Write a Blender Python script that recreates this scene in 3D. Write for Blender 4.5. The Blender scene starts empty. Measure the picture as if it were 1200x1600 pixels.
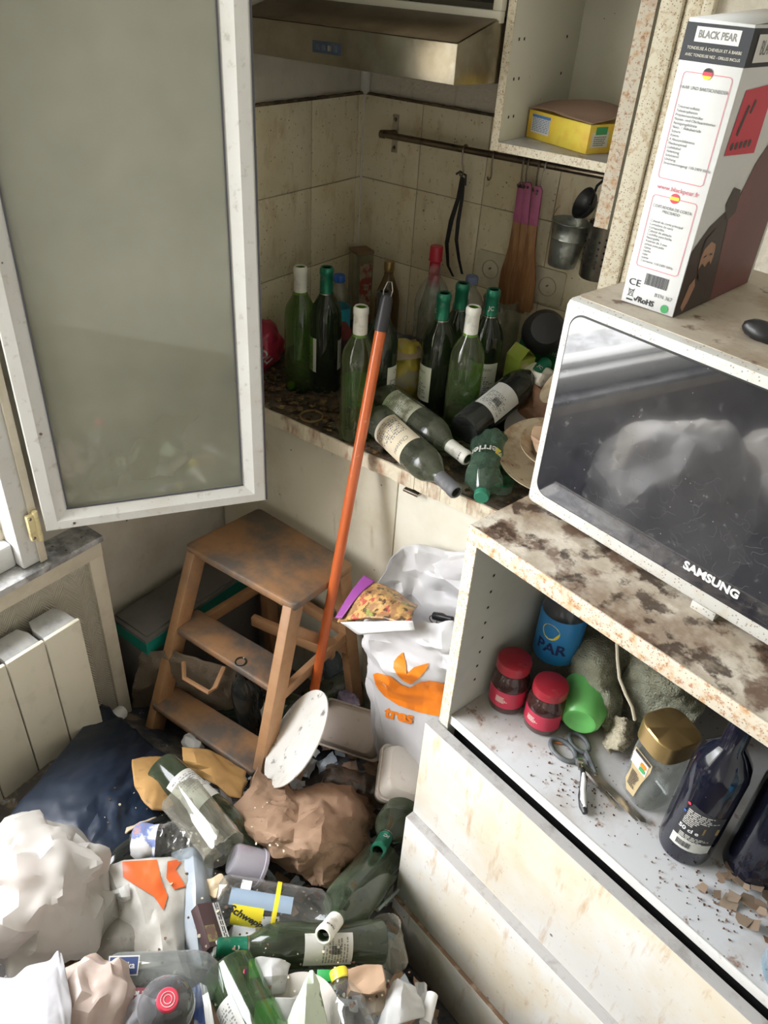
import bpy, bmesh, math, random
from mathutils import Vector, Matrix, noise
from mathutils.bvhtree import BVHTree
PI = math.pi
SC = bpy.context.scene
COL = SC.collection
# ---------------- camera ----------------
FOC = 1218.636
CR = ((0.80113093, 0.59541394, 0.06059266), (0.38517198, -0.4354482, -0.81365067), (-0.45807399, 0.67517931, -0.57818779))
CC = Vector((1.35867953, -1.77062114, 1.76186578))
cam_data = bpy.data.cameras.new('camera')
cam_data.sensor_fit = 'VERTICAL'; cam_data.sensor_height = 36; cam_data.lens = 36 * FOC / 1600
cam_data.clip_start = 0.02
cam = bpy.data.objects.new('camera', cam_data); COL.objects.link(cam)
cam.matrix_world = Matrix(((CR[0][0], -CR[1][0], -CR[2][0], CC.x), (CR[0][1], -CR[1][1], -CR[2][1], CC.y), (CR[0][2], -CR[1][2], -CR[2][2], CC.z), (0, 0, 0, 1)))
SC.camera = cam
SC.view_settings.view_transform = 'Standard'; SC.view_settings.look = 'None'
SC.view_settings.gamma = 1; SC.view_settings.use_curve_mapping = False
SC.view_settings.exposure = 0.22
SC.cycles.transparent_max_bounces = 32
# ---------------- daylight ----------------
world = bpy.data.worlds.new('daylight'); SC.world = world; world.use_nodes = True
wn = world.node_tree.nodes; wl = world.node_tree.links; wn.clear()
wo = wn.new('ShaderNodeOutputWorld'); wb = wn.new('ShaderNodeBackground'); wl.new(wb.outputs[0], wo.inputs[0])
tc = wn.new('ShaderNodeTexCoord'); sx = wn.new('ShaderNodeSeparateXYZ'); wl.new(tc.outputs['Generated'], sx.inputs[0])
rp = wn.new('ShaderNodeValToRGB'); wl.new(sx.outputs['Z'], rp.inputs[0])
rp.color_ramp.elements[0].position = 0.0; rp.color_ramp.elements[0].color = (.33, .34, .31, 1)
rp.color_ramp.elements[1].position = .25; rp.color_ramp.elements[1].color = (.95, .96, 1.0, 1)
wl.new(rp.outputs[0], wb.inputs[0]); wb.inputs[1].default_value = 17.0
# the window opening lets the sky in: a portal that only guides sampling
WY0, WY1, WZ0, WZ1 = -2.55, -1.13, .80, 2.25
pl = bpy.data.lights.new('window_portal', 'AREA'); pl.shape = 'RECTANGLE'; pl.size = WZ1 - WZ0; pl.size_y = WY1 - WY0
pl.cycles.is_portal = True
plo = bpy.data.objects.new('window_portal', pl); COL.objects.link(plo)
plo.location = (-.12, (WY0 + WY1) / 2, (WZ0 + WZ1) / 2); plo.rotation_euler = (0, -PI / 2, 0)

sun = bpy.data.lights.new('sun', 'SUN'); sun.energy = 7; sun.angle = .02; sun.color = (1, .93, .82)
suno = bpy.data.objects.new('sun', sun); COL.objects.link(suno)
suno.rotation_euler = Vector((.60, -.65, -.47)).to_track_quat('-Z', 'Y').to_euler()
# ---------------- helpers: placing ----------------
def ray(px, py):
    c = ((px - 600) / FOC, (py - 800) / FOC, 1.0)
    return Vector([CR[0][i] * c[0] + CR[1][i] * c[1] + CR[2][i] * c[2] for i in range(3)])
def onp(px, py, ax, v):
    r = ray(px, py); return CC + r * ((v - CC[ax]) / r[ax])
def Zp(px, py, z): return onp(px, py, 2, z)
def Yp(px, py, y): return onp(px, py, 1, y)
def Xp(px, py, x): return onp(px, py, 0, x)
def sstep(a, b, x):
    t = min(1, max(0, (x - a) / (b - a))); return t * t * (3 - 2 * t)
def H(x, y):                                   # height of the rubbish heap; right of a line the floor is clear
    h = .09 + .25 * sstep(-.72, -1.36, y)
    d = min((x - 1.0) * .38 + (y + 1.14) * .92, x - .93)
    return h * (1 - sstep(.02, .10, d))
def hp(px, py, off=0.0):
    z = .6
    while z > 0:
        p = Zp(px, py, z)
        if z <= H(p.x, p.y) + off: break
        z -= .004
    return Zp(px, py, z)
# ---------------- helpers: materials ----------------
MATS = {}
def rgb(c): return (c[0], c[1], c[2], 1)
def mat(name, col, rough=.6, metal=0, dirt=None, spots=None, bump=0, bscale=40, spec=.5, coat=0, extra=None, trans=0, alpha=1, sub=0, aniso=None):
    if name in MATS: return MATS[name]
    m = bpy.data.materials.new(name); m.use_nodes = True; MATS[name] = m
    n = m.node_tree.nodes; l = m.node_tree.links; b = n['Principled BSDF']
    b.inputs['Roughness'].default_value = rough; b.inputs['Metallic'].default_value = metal
    b.inputs['Specular IOR Level'].default_value = spec; b.inputs['Coat Weight'].default_value = coat
    b.inputs['Alpha'].default_value = alpha
    if sub: b.inputs['Subsurface Weight'].default_value = sub; b.inputs['Subsurface Radius'].default_value = (.02, .02, .02)
    b.inputs['Transmission Weight'].default_value = trans
    co = n.new('ShaderNodeTexCoord').outputs['Object']
    src = None
    def noise_fac(scale, lo, hi, det=6, rgh=.6, vec=None, dist=0):
        t = n.new('ShaderNodeTexNoise'); t.inputs['Scale'].default_value = scale; t.inputs['Detail'].default_value = det
        t.inputs['Roughness'].default_value = rgh; t.inputs['Distortion'].default_value = dist
        l.new(vec or co, t.inputs['Vector'])
        r = n.new('ShaderNodeMapRange'); r.inputs['From Min'].default_value = lo; r.inputs['From Max'].default_value = hi
        l.new(t.outputs['Fac'], r.inputs['Value']); return r.outputs['Result']
    def mix(a, bcol, fac, amt=1):
        x = n.new('ShaderNodeMix'); x.data_type = 'RGBA'
        if amt != 1:
            q = n.new('ShaderNodeMath'); q.operation = 'MULTIPLY'; q.inputs[1].default_value = amt; l.new(fac, q.inputs[0]); fac = q.outputs[0]
        l.new(fac, x.inputs['Factor'])
        if hasattr(a, 'node'): l.new(a, x.inputs['A'])
        else: x.inputs['A'].default_value = rgb(a)
        x.inputs['B'].default_value = rgb(bcol)
        return x.outputs['Result']
    cur = col
    for d in (dirt or []):                      # (colour, scale, lo, hi, amount[, stretch])
        vec = None
        if len(d) > 5:
            mp = n.new('ShaderNodeMapping'); mp.inputs['Scale'].default_value = d[5]; l.new(co, mp.inputs['Vector']); vec = mp.outputs[0]
        cur = mix(cur, d[0], noise_fac(d[1], d[2], d[3], vec=vec), d[4])
    for s in (spots or []):                     # (colour, scale, radius, amount): round specks
        v = n.new('ShaderNodeTexVoronoi'); v.inputs['Scale'].default_value = s[1]; l.new(co, v.inputs['Vector'])
        v.inputs['Randomness'].default_value = 1
        r = n.new('ShaderNodeMapRange'); r.inputs['From Min'].default_value = s[2]; r.inputs['From Max'].default_value = s[2] * .6
        l.new(v.outputs['Distance'], r.inputs['Value'])
        # only some of the cells
        sc = n.new('ShaderNodeSeparateColor'); l.new(v.outputs['Color'], sc.inputs[0])
        g = n.new('ShaderNodeMath'); g.operation = 'GREATER_THAN'; g.inputs[1].default_value = s[4] if len(s) > 4 else .5; l.new(sc.outputs[0], g.inputs[0])
        q = n.new('ShaderNodeMath'); q.operation = 'MULTIPLY'; l.new(r.outputs[0], q.inputs[0]); l.new(g.outputs[0], q.inputs[1])
        cur = mix(cur, s[0], q.outputs[0], s[3])
    if hasattr(cur, 'node'): l.new(cur, b.inputs['Base Color'])
    else: b.inputs['Base Color'].default_value = rgb(cur)
    if bump:
        t = n.new('ShaderNodeTexNoise'); t.inputs['Scale'].default_value = bscale; t.inputs['Detail'].default_value = 5; l.new(co, t.inputs['Vector'])
        bp = n.new('ShaderNodeBump'); bp.inputs['Strength'].default_value = bump; bp.inputs['Distance'].default_value = .01
        l.new(t.outputs['Fac'], bp.inputs['Height']); l.new(bp.outputs[0], b.inputs['Normal'])
    if extra: extra(m, n, l, b, co)
    return m
def thin(name, tint, dust=(.3, .3, .27), dustamt=.12, rough=.04, edge=.35, refl=1.0, scale=25, milky=0):
    """thin walled glass, plastic film or bottle: see-through, tinted, with its dust"""
    if name in MATS: return MATS[name]
    m = bpy.data.materials.new(name); m.use_nodes = True; MATS[name] = m
    n = m.node_tree.nodes; l = m.node_tree.links; n.clear()
    out = n.new('ShaderNodeOutputMaterial')
    tr = n.new('ShaderNodeBsdfTransparent'); tr.inputs[0].default_value = rgb(tint)
    gl = n.new('ShaderNodeBsdfGlossy'); gl.inputs['Roughness'].default_value = rough; gl.inputs[0].default_value = (refl, refl, refl, 1)
    df = n.new('ShaderNodeBsdfDiffuse'); df.inputs[0].default_value = rgb(dust)
    lw = n.new('ShaderNodeLayerWeight'); lw.inputs[0].default_value = .5
    co = n.new('ShaderNodeTexCoord').outputs['Object']
    t = n.new('ShaderNodeTexNoise'); t.inputs['Scale'].default_value = scale; t.inputs['Detail'].default_value = 5; l.new(co, t.inputs['Vector'])
    r = n.new('ShaderNodeMapRange'); r.inputs['From Min'].default_value = .35; r.inputs['From Max'].default_value = .75
    r.inputs['To Min'].default_value = dustamt * .5; r.inputs['To Max'].default_value = dustamt * 1.6; l.new(t.outputs['Fac'], r.inputs['Value'])
    pw = n.new('ShaderNodeMath'); pw.operation = 'POWER'; pw.inputs[1].default_value = 2.2; l.new(lw.outputs['Facing'], pw.inputs[0])
    ml = n.new('ShaderNodeMath'); ml.operation = 'MULTIPLY_ADD'; ml.inputs[1].default_value = edge; l.new(pw.outputs[0], ml.inputs[0]); l.new(r.outputs[0], ml.inputs[2])
    cl = n.new('ShaderNodeClamp'); l.new(ml.outputs[0], cl.inputs[0])
    m1 = n.new('ShaderNodeMixShader'); l.new(cl.outputs[0], m1.inputs[0]); l.new(tr.outputs[0], m1.inputs[1]); l.new(df.outputs[0], m1.inputs[2])
    m2 = n.new('ShaderNodeMixShader'); l.new(m1.outputs[0], m2.inputs[1]); l.new(gl.outputs[0], m2.inputs[2])
    p5 = n.new('ShaderNodeMath'); p5.operation = 'POWER'; p5.inputs[1].default_value = 4.5; l.new(lw.outputs['Facing'], p5.inputs[0])
    fr = n.new('ShaderNodeMath'); fr.operation = 'MULTIPLY_ADD'; fr.inputs[1].default_value = .85; fr.inputs[2].default_value = .05; l.new(p5.outputs[0], fr.inputs[0]); l.new(fr.outputs[0], m2.inputs[0])
    bp = n.new('ShaderNodeBump'); bp.inputs['Strength'].default_value = .06; bp.inputs['Distance'].default_value = .003
    l.new(t.outputs['Fac'], bp.inputs['Height']); l.new(bp.outputs[0], gl.inputs['Normal'])
    if milky:
        tl = n.new('ShaderNodeBsdfTranslucent'); tl.inputs[0].default_value = rgb(dust)
        m3 = n.new('ShaderNodeMixShader'); m3.inputs[0].default_value = milky; l.new(m2.outputs[0], m3.inputs[1]); l.new(tl.outputs[0], m3.inputs[2])
        l.new(m3.outputs[0], out.inputs[0])
    else: l.new(m2.outputs[0], out.inputs[0])
    return m
def film(name, col, trans=.3, rough=.35, dirt=None, clear=0.0):
    """plastic bag film or paper: diffuse + translucent + a little gloss"""
    if name in MATS: return MATS[name]
    m = mat(name, col, rough, dirt=dirt, spec=.5)
    n = m.node_tree.nodes; l = m.node_tree.links; b = n['Principled BSDF']; out = n['Material Output']
    tl = n.new('ShaderNodeBsdfTranslucent')
    s = b.inputs['Base Color']
    if s.is_linked: l.new(s.links[0].from_socket, tl.inputs[0])
    else: tl.inputs[0].default_value = rgb(col)
    mx = n.new('ShaderNodeMixShader'); mx.inputs[0].default_value = trans
    l.new(b.outputs[0], mx.inputs[1]); l.new(tl.outputs[0], mx.inputs[2])
    last = mx.outputs[0]
    if clear:
        tp = n.new('ShaderNodeBsdfTransparent'); m4 = n.new('ShaderNodeMixShader'); m4.inputs[0].default_value = clear
        l.new(last, m4.inputs[1]); l.new(tp.outputs[0], m4.inputs[2]); last = m4.outputs[0]
    l.new(last, out.inputs[0])
    return m
# ---------------- helpers: objects ----------------
I4 = Matrix.Identity(4)
def T(x, y=None, z=None):
    return Matrix.Translation(Vector(x) if y is None else Vector((x, y, z)))
def Rz(d): return Matrix.Rotation(math.radians(d), 4, 'Z')
def Rx(d): return Matrix.Rotation(math.radians(d), 4, 'X')
def Ry(d): return Matrix.Rotation(math.radians(d), 4, 'Y')
def S(x, y=None, z=None):
    if y is None: y = z = x
    return Matrix.Diagonal((x, y, z, 1))
def aim(a, b, roll=0):
    """frame at a whose Z runs to b"""
    d = (Vector(b) - Vector(a)); q = d.to_track_quat('Z', 'Y')
    return T(a) @ q.to_matrix().to_4x4() @ Rz(roll)
def frame(o, ex, ey):
    ex = Vector(ex).normalized(); ez = ex.cross(Vector(ey)).normalized(); ey = ez.cross(ex)
    M = Matrix((ex, ey, ez)).transposed().to_4x4(); M.translation = Vector(o); return M
def tag(o, label=None, cat=None, group=None, kind=None):
    if label: o['label'] = label
    if cat: o['category'] = cat
    if group: o['group'] = group
    if kind: o['kind'] = kind
    return o
def thing(name, M, label, cat, group=None):
    o = bpy.data.objects.new(name, None); COL.objects.link(o); o.empty_display_size = .05
    o.matrix_world = M; return tag(o, label, cat, group)
class G:
    def __init__(s): s.bm = bmesh.new()
    def add(s, verts, faces, M=None):
        vs = [s.bm.verts.new((M @ Vector(v)) if M else Vector(v)) for v in verts]
        for f in faces:
            try: s.bm.faces.new([vs[i] for i in f])
            except ValueError: pass
        return s
    def box(s, x0, x1, y0, y1, z0, z1, bev=0, M=None, seg=2):
        b = bmesh.new(); bmesh.ops.create_cube(b, size=1)
        for v in b.verts: v.co = Vector(((x0 + x1) / 2 + v.co.x * (x1 - x0), (y0 + y1) / 2 + v.co.y * (y1 - y0), (z0 + z1) / 2 + v.co.z * (z1 - z0)))
        if bev: bmesh.ops.bevel(b, geom=list(b.edges), offset=bev, segments=seg, affect='EDGES', profile=.5)
        return s.join(b, M)
    def join(s, b, M=None):
        b.verts.index_update()
        s.add([v.co.copy() for v in b.verts], [[v.index for v in f.verts] for f in b.faces], M); b.free(); return s
    def lathe(s, prof, seg=32, M=None, fx=None, a0=0, a1=2 * PI):
        full = abs(a1 - a0 - 2 * PI) < 1e-6
        vs = []; fs = []; k = seg if full else seg + 1
        for (r, z) in prof:
            for i in range(k):
                a = a0 + (a1 - a0) * i / seg
                p = Vector((r * math.cos(a), r * math.sin(a), z))
                vs.append(fx(p, a) if fx else p)
        for j in range(len(prof) - 1):
            for i in range(seg):
                i2 = (i + 1) % k
                fs.append((j * k + i, j * k + i2, (j + 1) * k + i2, (j + 1) * k + i))
        if full:
            if prof[0][0] > 1e-5 and prof[0][0] < .0: fs.append(tuple(range(k))[::-1])
        return s.add(vs, fs, M)
    def disc(s, r, z, seg=32, M=None, flip=False):
        vs = [(r * math.cos(2 * PI * i / seg), r * math.sin(2 * PI * i / seg), z) for i in range(seg)]
        return s.add(vs, [tuple(range(seg)) if not flip else tuple(range(seg))[::-1]], M)
    def tube(s, pts, r, seg=10, cap=True, M=None):
        pts = [Vector(p) for p in pts]; n = len(pts); rr = r if isinstance(r, (list, tuple)) else [r] * n
        vs = []; fs = []; up = None
        for i, p in enumerate(pts):
            d = (pts[min(i + 1, n - 1)] - pts[max(i - 1, 0)]).normalized()
            if up is None: up = d.orthogonal().normalized()
            up = (up - d * up.dot(d)).normalized(); sd = d.cross(up)
            for k in range(seg):
                a = 2 * PI * k / seg; vs.append(p + (up * math.cos(a) + sd * math.sin(a)) * rr[i])
        for i in range(n - 1):
            for k in range(seg):
                k2 = (k + 1) % seg; fs.append((i * seg + k, i * seg + k2, (i + 1) * seg + k2, (i + 1) * seg + k))
        if cap: fs += [tuple(range(seg))[::-1], tuple((n - 1) * seg + k for k in range(seg))]
        return s.add(vs, fs, M)
    def prism(s, pts, z0, z1, M=None, bev=0):
        b = bmesh.new(); n = len(pts)
        lo = [b.verts.new((p[0], p[1], z0)) for p in pts]; hi = [b.verts.new((p[0], p[1], z1)) for p in pts]
        b.faces.new(lo[::-1]); b.faces.new(hi)
        for i in range(n): b.faces.new((lo[i], lo[(i + 1) % n], hi[(i + 1) % n], hi[i]))
        if bev: bmesh.ops.bevel(b, geom=list(b.edges), offset=bev, segments=2, affect='EDGES', profile=.5)
        return s.join(b, M)
    def rrect(s, x0, x1, y0, y1, r, z0, z1, M=None, k=6):
        pts = []
        for cx, cy, a in ((x1 - r, y1 - r, 0), (x0 + r, y1 - r, 90), (x0 + r, y0 + r, 180), (x1 - r, y0 + r, 270)):
            for i in range(k + 1):
                t = math.radians(a + 90 * i / k); pts.append((cx + r * math.cos(t), cy + r * math.sin(t)))
        return s.prism(pts, z0, z1, M)
    def obj(s, name, m, parent=None, label=None, cat=None, group=None, kind=None, smooth=40, M=None, local=False, rec=True, solid=0, nrm=True):
        """verts are in the parent's own frame (local) or in world space; top-level meshes get their origin at their base"""
        if nrm: bmesh.ops.recalc_face_normals(s.bm, faces=s.bm.faces)
        if M: s.bm.transform(M)
        if parent is None and rec:
            xs = [v.co for v in s.bm.verts]
            c = Vector(((min(v.x for v in xs) + max(v.x for v in xs)) / 2, (min(v.y for v in xs) + max(v.y for v in xs)) / 2, min(v.z for v in xs)))
            s.bm.transform(T(-c))
        me = bpy.data.meshes.new(name); s.bm.to_mesh(me); s.bm.free()
        if smooth:
            me.polygons.foreach_set('use_smooth', [True] * len(me.polygons)); me.set_sharp_from_angle(angle=math.radians(smooth))
        me.materials.append(m)
        o = bpy.data.objects.new(name, me); COL.objects.link(o)
        if parent is not None: o.parent = parent
        elif rec: o.location = c
        if solid:
            md = o.modifiers.new('thickness', 'SOLIDIFY'); md.thickness = solid; md.offset = 0
        return tag(o, label, cat, group, kind)
def wmat(p): return p.matrix_basis.copy() if p.parent is None else wmat(p.parent) @ p.matrix_basis
def inv(p): return wmat(p).inverted()
def text(body, size, m, parent, M, name='lettering', ext=.0003, align='CENTER', xs=1.0, label=None, bold=0, shear=0, top=None):
    cu = bpy.data.curves.new(name, 'FONT'); cu.body = body; cu.size = size; cu.extrude = ext; cu.align_x = align; cu.align_y = 'CENTER'; cu.offset = bold; cu.shear = shear
    cu.resolution_u = 3
    tmp = bpy.data.objects.new('tmp', cu); COL.objects.link(tmp)
    dg = bpy.context.evaluated_depsgraph_get(); me = bpy.data.meshes.new_from_object(tmp.evaluated_get(dg))
    bpy.data.objects.remove(tmp); bpy.data.curves.remove(cu)
    me.transform(M @ S(xs, 1, 1)); me.materials.clear(); me.materials.append(m); me.name = name
    o = bpy.data.objects.new(name, me); COL.objects.link(o)
    if parent is not None: o.parent = parent
    if label: o['label'] = label
    return o
def text_bm(body, size, xs=1.0, bold=0, shear=0):
    cu = bpy.data.curves.new('t', 'FONT'); cu.body = body; cu.size = size; cu.align_x = 'CENTER'; cu.align_y = 'CENTER'; cu.offset = bold; cu.shear = shear; cu.resolution_u = 3
    tmp = bpy.data.objects.new('tmp', cu); COL.objects.link(tmp)
    dg = bpy.context.evaluated_depsgraph_get(); me = bpy.data.meshes.new_from_object(tmp.evaluated_get(dg))
    bpy.data.objects.remove(tmp); bpy.data.curves.remove(cu)
    b = bmesh.new(); b.from_mesh(me); bpy.data.meshes.remove(me)
    if xs != 1: b.transform(S(xs, 1, 1))
    return b
def copy_tree(o, M=None, label=None, parent=None):
    c = o.copy(); COL.objects.link(c)
    if parent is not None: c.parent = parent
    if M is not None: c.matrix_world = M
    if label: c['label'] = label
    for ch in o.children: copy_tree(ch, None, None, c)
    return c
def nz(p, s, seed=0): return noise.noise_vector(Vector(p) * s + Vector((seed * 7.3, seed * 3.1, seed * 1.7)))
def crease(p, s, seed):
    """sharp folds: distance pattern of a cellular noise"""
    q = Vector(p) * s + Vector((seed * 5.1, seed * 2.3, seed))
    d, _ = noise.voronoi(q); return d[1] - d[0]
def ridge(p, s, seed):
    """sharp V folds at three sizes, like crushed film or paper"""
    q = Vector(p) * s + Vector((seed * 5.1, seed * 2.3, seed)); q = q + noise.noise_vector(q * .8) * .35; t = 0; a = 1
    for k in range(3):
        t += a * (abs(noise.noise(q)) * 2.6 - .5); a *= .5; q = q * 2.13 + Vector((3.1, 7.7, 1.3))
    return t
def crumple(bm, amp, scale, seed=0, fold=.5, mask=None):
    bm.normal_update()
    off = []
    for v in bm.verts:
        n = nz(v.co, scale * .6, seed); f = ridge(v.co, scale * .9, seed); g_ = ridge(v.co, scale * 1.3, seed + 31)
        k = mask(v.co) if mask else 1
        off.append((n * amp * .45 + v.normal * (amp * fold * f * .9) + nz(v.co, scale * .5, seed + 3).normalized() * amp * .22 * g_) * k)
    for v, o in zip(bm.verts, off): v.co += o
def facet(bm, amp, seed=0, cuts=3, soft=1, fine=.25, sc=30, tang=.5, lim=None):
    """crushed film: flat facets meeting in folds, from a coarse mesh"""
    r = random.Random(seed); bm.normal_update()
    off = [v.normal * r.uniform(-1, 1) * amp + Vector((r.uniform(-1, 1), r.uniform(-1, 1), r.uniform(-1, 1))) * amp * tang for v in bm.verts]
    for v, o in zip(bm.verts, off): v.co += o * (lim(v.co) if lim else 1)
    bmesh.ops.triangulate(bm, faces=bm.faces, quad_method='SHORT_EDGE')
    bmesh.ops.subdivide_edges(bm, edges=bm.edges, cuts=cuts, use_grid_fill=True)
    for _ in range(soft): bmesh.ops.smooth_vert(bm, verts=bm.verts, factor=.5, use_axis_x=True, use_axis_y=True, use_axis_z=True)
    if fine:
        bm.normal_update()
        off = [v.normal * (ridge(v.co, sc, seed) * amp * fine) for v in bm.verts]
        for v, o in zip(bm.verts, off): v.co += o
def fsheet(rows, nu=10, nv=10, amp=.006, seed=0, cuts=3, soft=1, fine=.25, sc=30):
    g = G(); gr = bez(rows, nu, nv); k = nu + 1
    g.add([p for r in gr for p in r], [(j * k + i, j * k + i + 1, (j + 1) * k + i + 1, (j + 1) * k + i) for j in range(nv) for i in range(nu)])
    facet(g.bm, amp, seed, cuts, soft, fine, sc); return g
def fblob(c, r, sub=3, amp=.012, seed=0, M=None, sq=1.0, low=.25, cuts=3, soft=1, fine=.2, sc=24):
    g = G(); b = bmesh.new(); bmesh.ops.create_icosphere(b, subdivisions=sub, radius=1)
    for v in b.verts:
        p = v.co * (1 + low * noise.noise(v.co * 1.6 + Vector((seed, seed * .7, 3)))); 
        if sq != 1: p = Vector([math.copysign(abs(x) ** sq, x) for x in p])
        v.co = Vector((p.x * r[0], p.y * r[1], p.z * r[2]))
    facet(b, amp, seed, cuts, soft, fine, sc)
    g.join(b, (T(c) if M is None else M)); return g
def bez(rows, nu, nv):
    """smooth grid through a net of control points (Catmull-Rom)"""
    def cr(p, t):
        n = len(p) - 1; x = t * n; i = min(int(x), n - 1); u = x - i
        a = p[i - 1] if i > 0 else p[0] * 2 - p[1]; b, c = p[i], p[i + 1]; d = p[i + 2] if i + 2 <= n else p[n] * 2 - p[n - 1]
        return (b * 2 + (c - a) * u + (a * 2 - b * 5 + c * 4 - d) * u * u + (b * 3 - a - c * 3 + d) * u ** 3) * .5
    rows = [[Vector(p) for p in r] for r in rows]
    g = []
    for j in range(nv + 1):
        row = [cr([cr(r, i / nu) for r in rows], j / nv) if len(rows) > 1 else None for i in range(nu + 1)]
        g.append(row)
    return g
def sheet(rows, nu=36, nv=36, amp=.006, scale=14, seed=0, fold=.6):
    g = G(); gr = bez(rows, nu, nv); k = nu + 1
    g.add([p for r in gr for p in r], [(j * k + i, j * k + i + 1, (j + 1) * k + i + 1, (j + 1) * k + i) for j in range(nv) for i in range(nu)])
    if amp: crumple(g.bm, amp, scale, seed, fold)
    return g
def blob(c, r, sub=5, amp=.012, scale=9, seed=0, fold=.8, M=None, flat=None, sq=1.0):
    g = G(); b = bmesh.new(); bmesh.ops.create_icosphere(b, subdivisions=sub, radius=1)
    for v in b.verts:
        p = v.co
        if sq != 1: p = Vector([math.copysign(abs(x) ** sq, x) for x in p])
        v.co = Vector((p.x * r[0], p.y * r[1], p.z * r[2]))
    crumple(b, amp, scale, seed, fold)
    if flat is not None:
        for v in b.verts:
            if v.co.z < flat: v.co.z = flat + (v.co.z - flat) * .12
    g.join(b, (T(c) if M is None else M)); return g
def bvh_of(o):
    me = o.data; M = wmat(o)
    return BVHTree.FromPolygons([M @ v.co for v in me.vertices], [list(p.vertices) for p in me.polygons])
def decal(bm2, Fr, tree, off=.0008, cut=.006):
    """lay a flat outline (in frame Fr, seen along its -Z) onto a surface"""
    b = bm2
    bmesh.ops.triangulate(b, faces=b.faces)
    for _ in range(4):
        long = [e for e in b.edges if e.calc_length() > cut]
        if not long: break
        bmesh.ops.subdivide_edges(b, edges=long, cuts=1, use_grid_fill=True)
        bmesh.ops.triangulate(b, faces=b.faces)
    d = -(Fr.to_3x3() @ Vector((0, 0, 1))); bad = []
    for v in b.verts:
        o = Fr @ v.co; hit = tree.ray_cast(o - d * .2, d, .6)
        if hit[0] is None: bad.append(v); v.co = o
        else: v.co = hit[0] - d * off
    if bad: bmesh.ops.delete(b, geom=bad, context='VERTS')
    g = G(); g.bm = b; return g
def poly_bm(pts):
    b = bmesh.new(); b.faces.new([b.verts.new((p[0], p[1], 0)) for p in pts]); return b
def lines_bm(n, w, h, seed=1, fill=.55, ragged=True):
    """rows of small print as thin bars"""
    r = random.Random(seed); b = bmesh.new()
    for i in range(n):
        y = h / 2 - (i + .5) * h / n; th = h / n * fill / 2; x = -w / 2; end = w / 2 * (r.uniform(.2, 1) if ragged else 1)
        while x < end:
            ww = r.uniform(.08, .2) * w; x2 = min(end, x + ww)
            b.faces.new([b.verts.new(p) for p in ((x, y - th, 0), (x2, y - th, 0), (x2, y + th, 0), (x, y + th, 0))]); x = x2 + .03 * w
    return b
def bars_bm(w, h, seed=2, n=16):
    r = random.Random(seed); b = bmesh.new(); x = -w / 2
    while x < w / 2:
        ww = w / n * r.uniform(.25, .8)
        b.faces.new([b.verts.new(p) for p in ((x, -h / 2, 0), (x + ww, -h / 2, 0), (x + ww, h / 2, 0), (x, h / 2, 0))]); x += ww + w / n * r.uniform(.2, .6)
    return b
def flat(bm2, name, m, parent, M, label=None):
    g = G(); g.bm = bm2; bm2.transform(M); return g.obj(name, m, parent, smooth=0, nrm=False, label=label)
def circ(r, k=24, cx=0, cy=0, ry=None): return [(cx + r * math.cos(2 * PI * i / k), cy + (ry or r) * math.sin(2 * PI * i / k)) for i in range(k)]
# ---------------- materials ----------------
GRIME = (.10, .065, .035)
m_plaster = mat('aged_plaster', (.60, .56, .48), .85, dirt=[((.38, .33, .26), 4, .42, .75, .7), ((.25, .2, .15), 11, .55, .8, .5)], spots=[((.05, .03, .02), 28, .10, .8, .8)], bump=.15, bscale=30)
m_plaster_w = mat('white_plaster', (.74, .72, .67), .8, dirt=[((.5, .46, .4), 5, .45, .8, .5)], bump=.1)
m_tile = mat('cream_glazed_tile', (.84, .76, .57), .28, dirt=[((.62, .49, .26), 5, .42, .75, .7), ((.46, .31, .12), 30, .56, .74, .55, (1, 1, .35)), ((.30, .2, .09), 90, .60, .70, .5)], spots=[((.14, .08, .04), 75, .15, .85, .66), ((.08, .05, .03), 22, .07, .9, .75)], bump=.06, bscale=20)
m_grout = mat('grout', (.42, .36, .25), .9, dirt=[((.2, .15, .1), 12, .4, .7, .6)])
m_grime = mat('greasy_black_dirt', (.16, .11, .06), .7, dirt=[((.02, .015, .01), 30, .4, .6, .8)])
m_white_paint = mat('weathered_white_paint', (.68, .68, .66), .45, dirt=[((.50, .46, .38), 7, .5, .8, .5), ((.32, .28, .22), 60, .58, .72, .5)], spots=[((.07, .05, .04), 30, .07, .8, .85)])
m_cab = mat('cream_laminate', (.72, .70, .60), .42, dirt=[((.52, .45, .30), 5, .5, .8, .55)], spots=[((.12, .07, .03), 45, .07, .8, .8)])
m_cabedge = mat('fly_specked_laminate_edge', (.74, .68, .54), .5, dirt=[((.50, .36, .20), 120, .50, .64, .7), ((.46, .30, .15), 22, .58, .78, .5)], spots=[((.20, .11, .05), 260, .30, .85, .35), ((.16, .08, .04), 110, .16, .85, .7)])
m_rust_edge = mat('rust_stained_laminate_edge', (.64, .58, .47), .5, dirt=[((.56, .33, .15), 75, .47, .64, .8), ((.34, .14, .07), 150, .55, .66, .7), ((.42, .20, .10), 16, .60, .72, .6)], spots=[((.2, .1, .05), 260, .28, .8, .35)])
m_drawer = mat('stained_white_front', (.70, .69, .65), .35, dirt=[((.68, .58, .40), 3.5, .44, .56, .6), ((.56, .42, .22), 9, .50, .8, .55), ((.46, .28, .12), 30, .58, .72, .65, (1.6, 1, .28)), ((.40, .24, .10), 90, .62, .70, .5)], spots=[((.10, .04, .02), 16, .06, .9, .9), ((.3, .16, .08), 90, .1, .6, .75)])
m_dgrey = mat('shaded_grey_edge', (.42, .41, .40), .6, dirt=[((.22, .2, .18), 40, .5, .7, .7)])  # shade on the upper drawers' top edges put into this grey
m_black = mat('black_void', (.012, .012, .014), .7)
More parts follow.
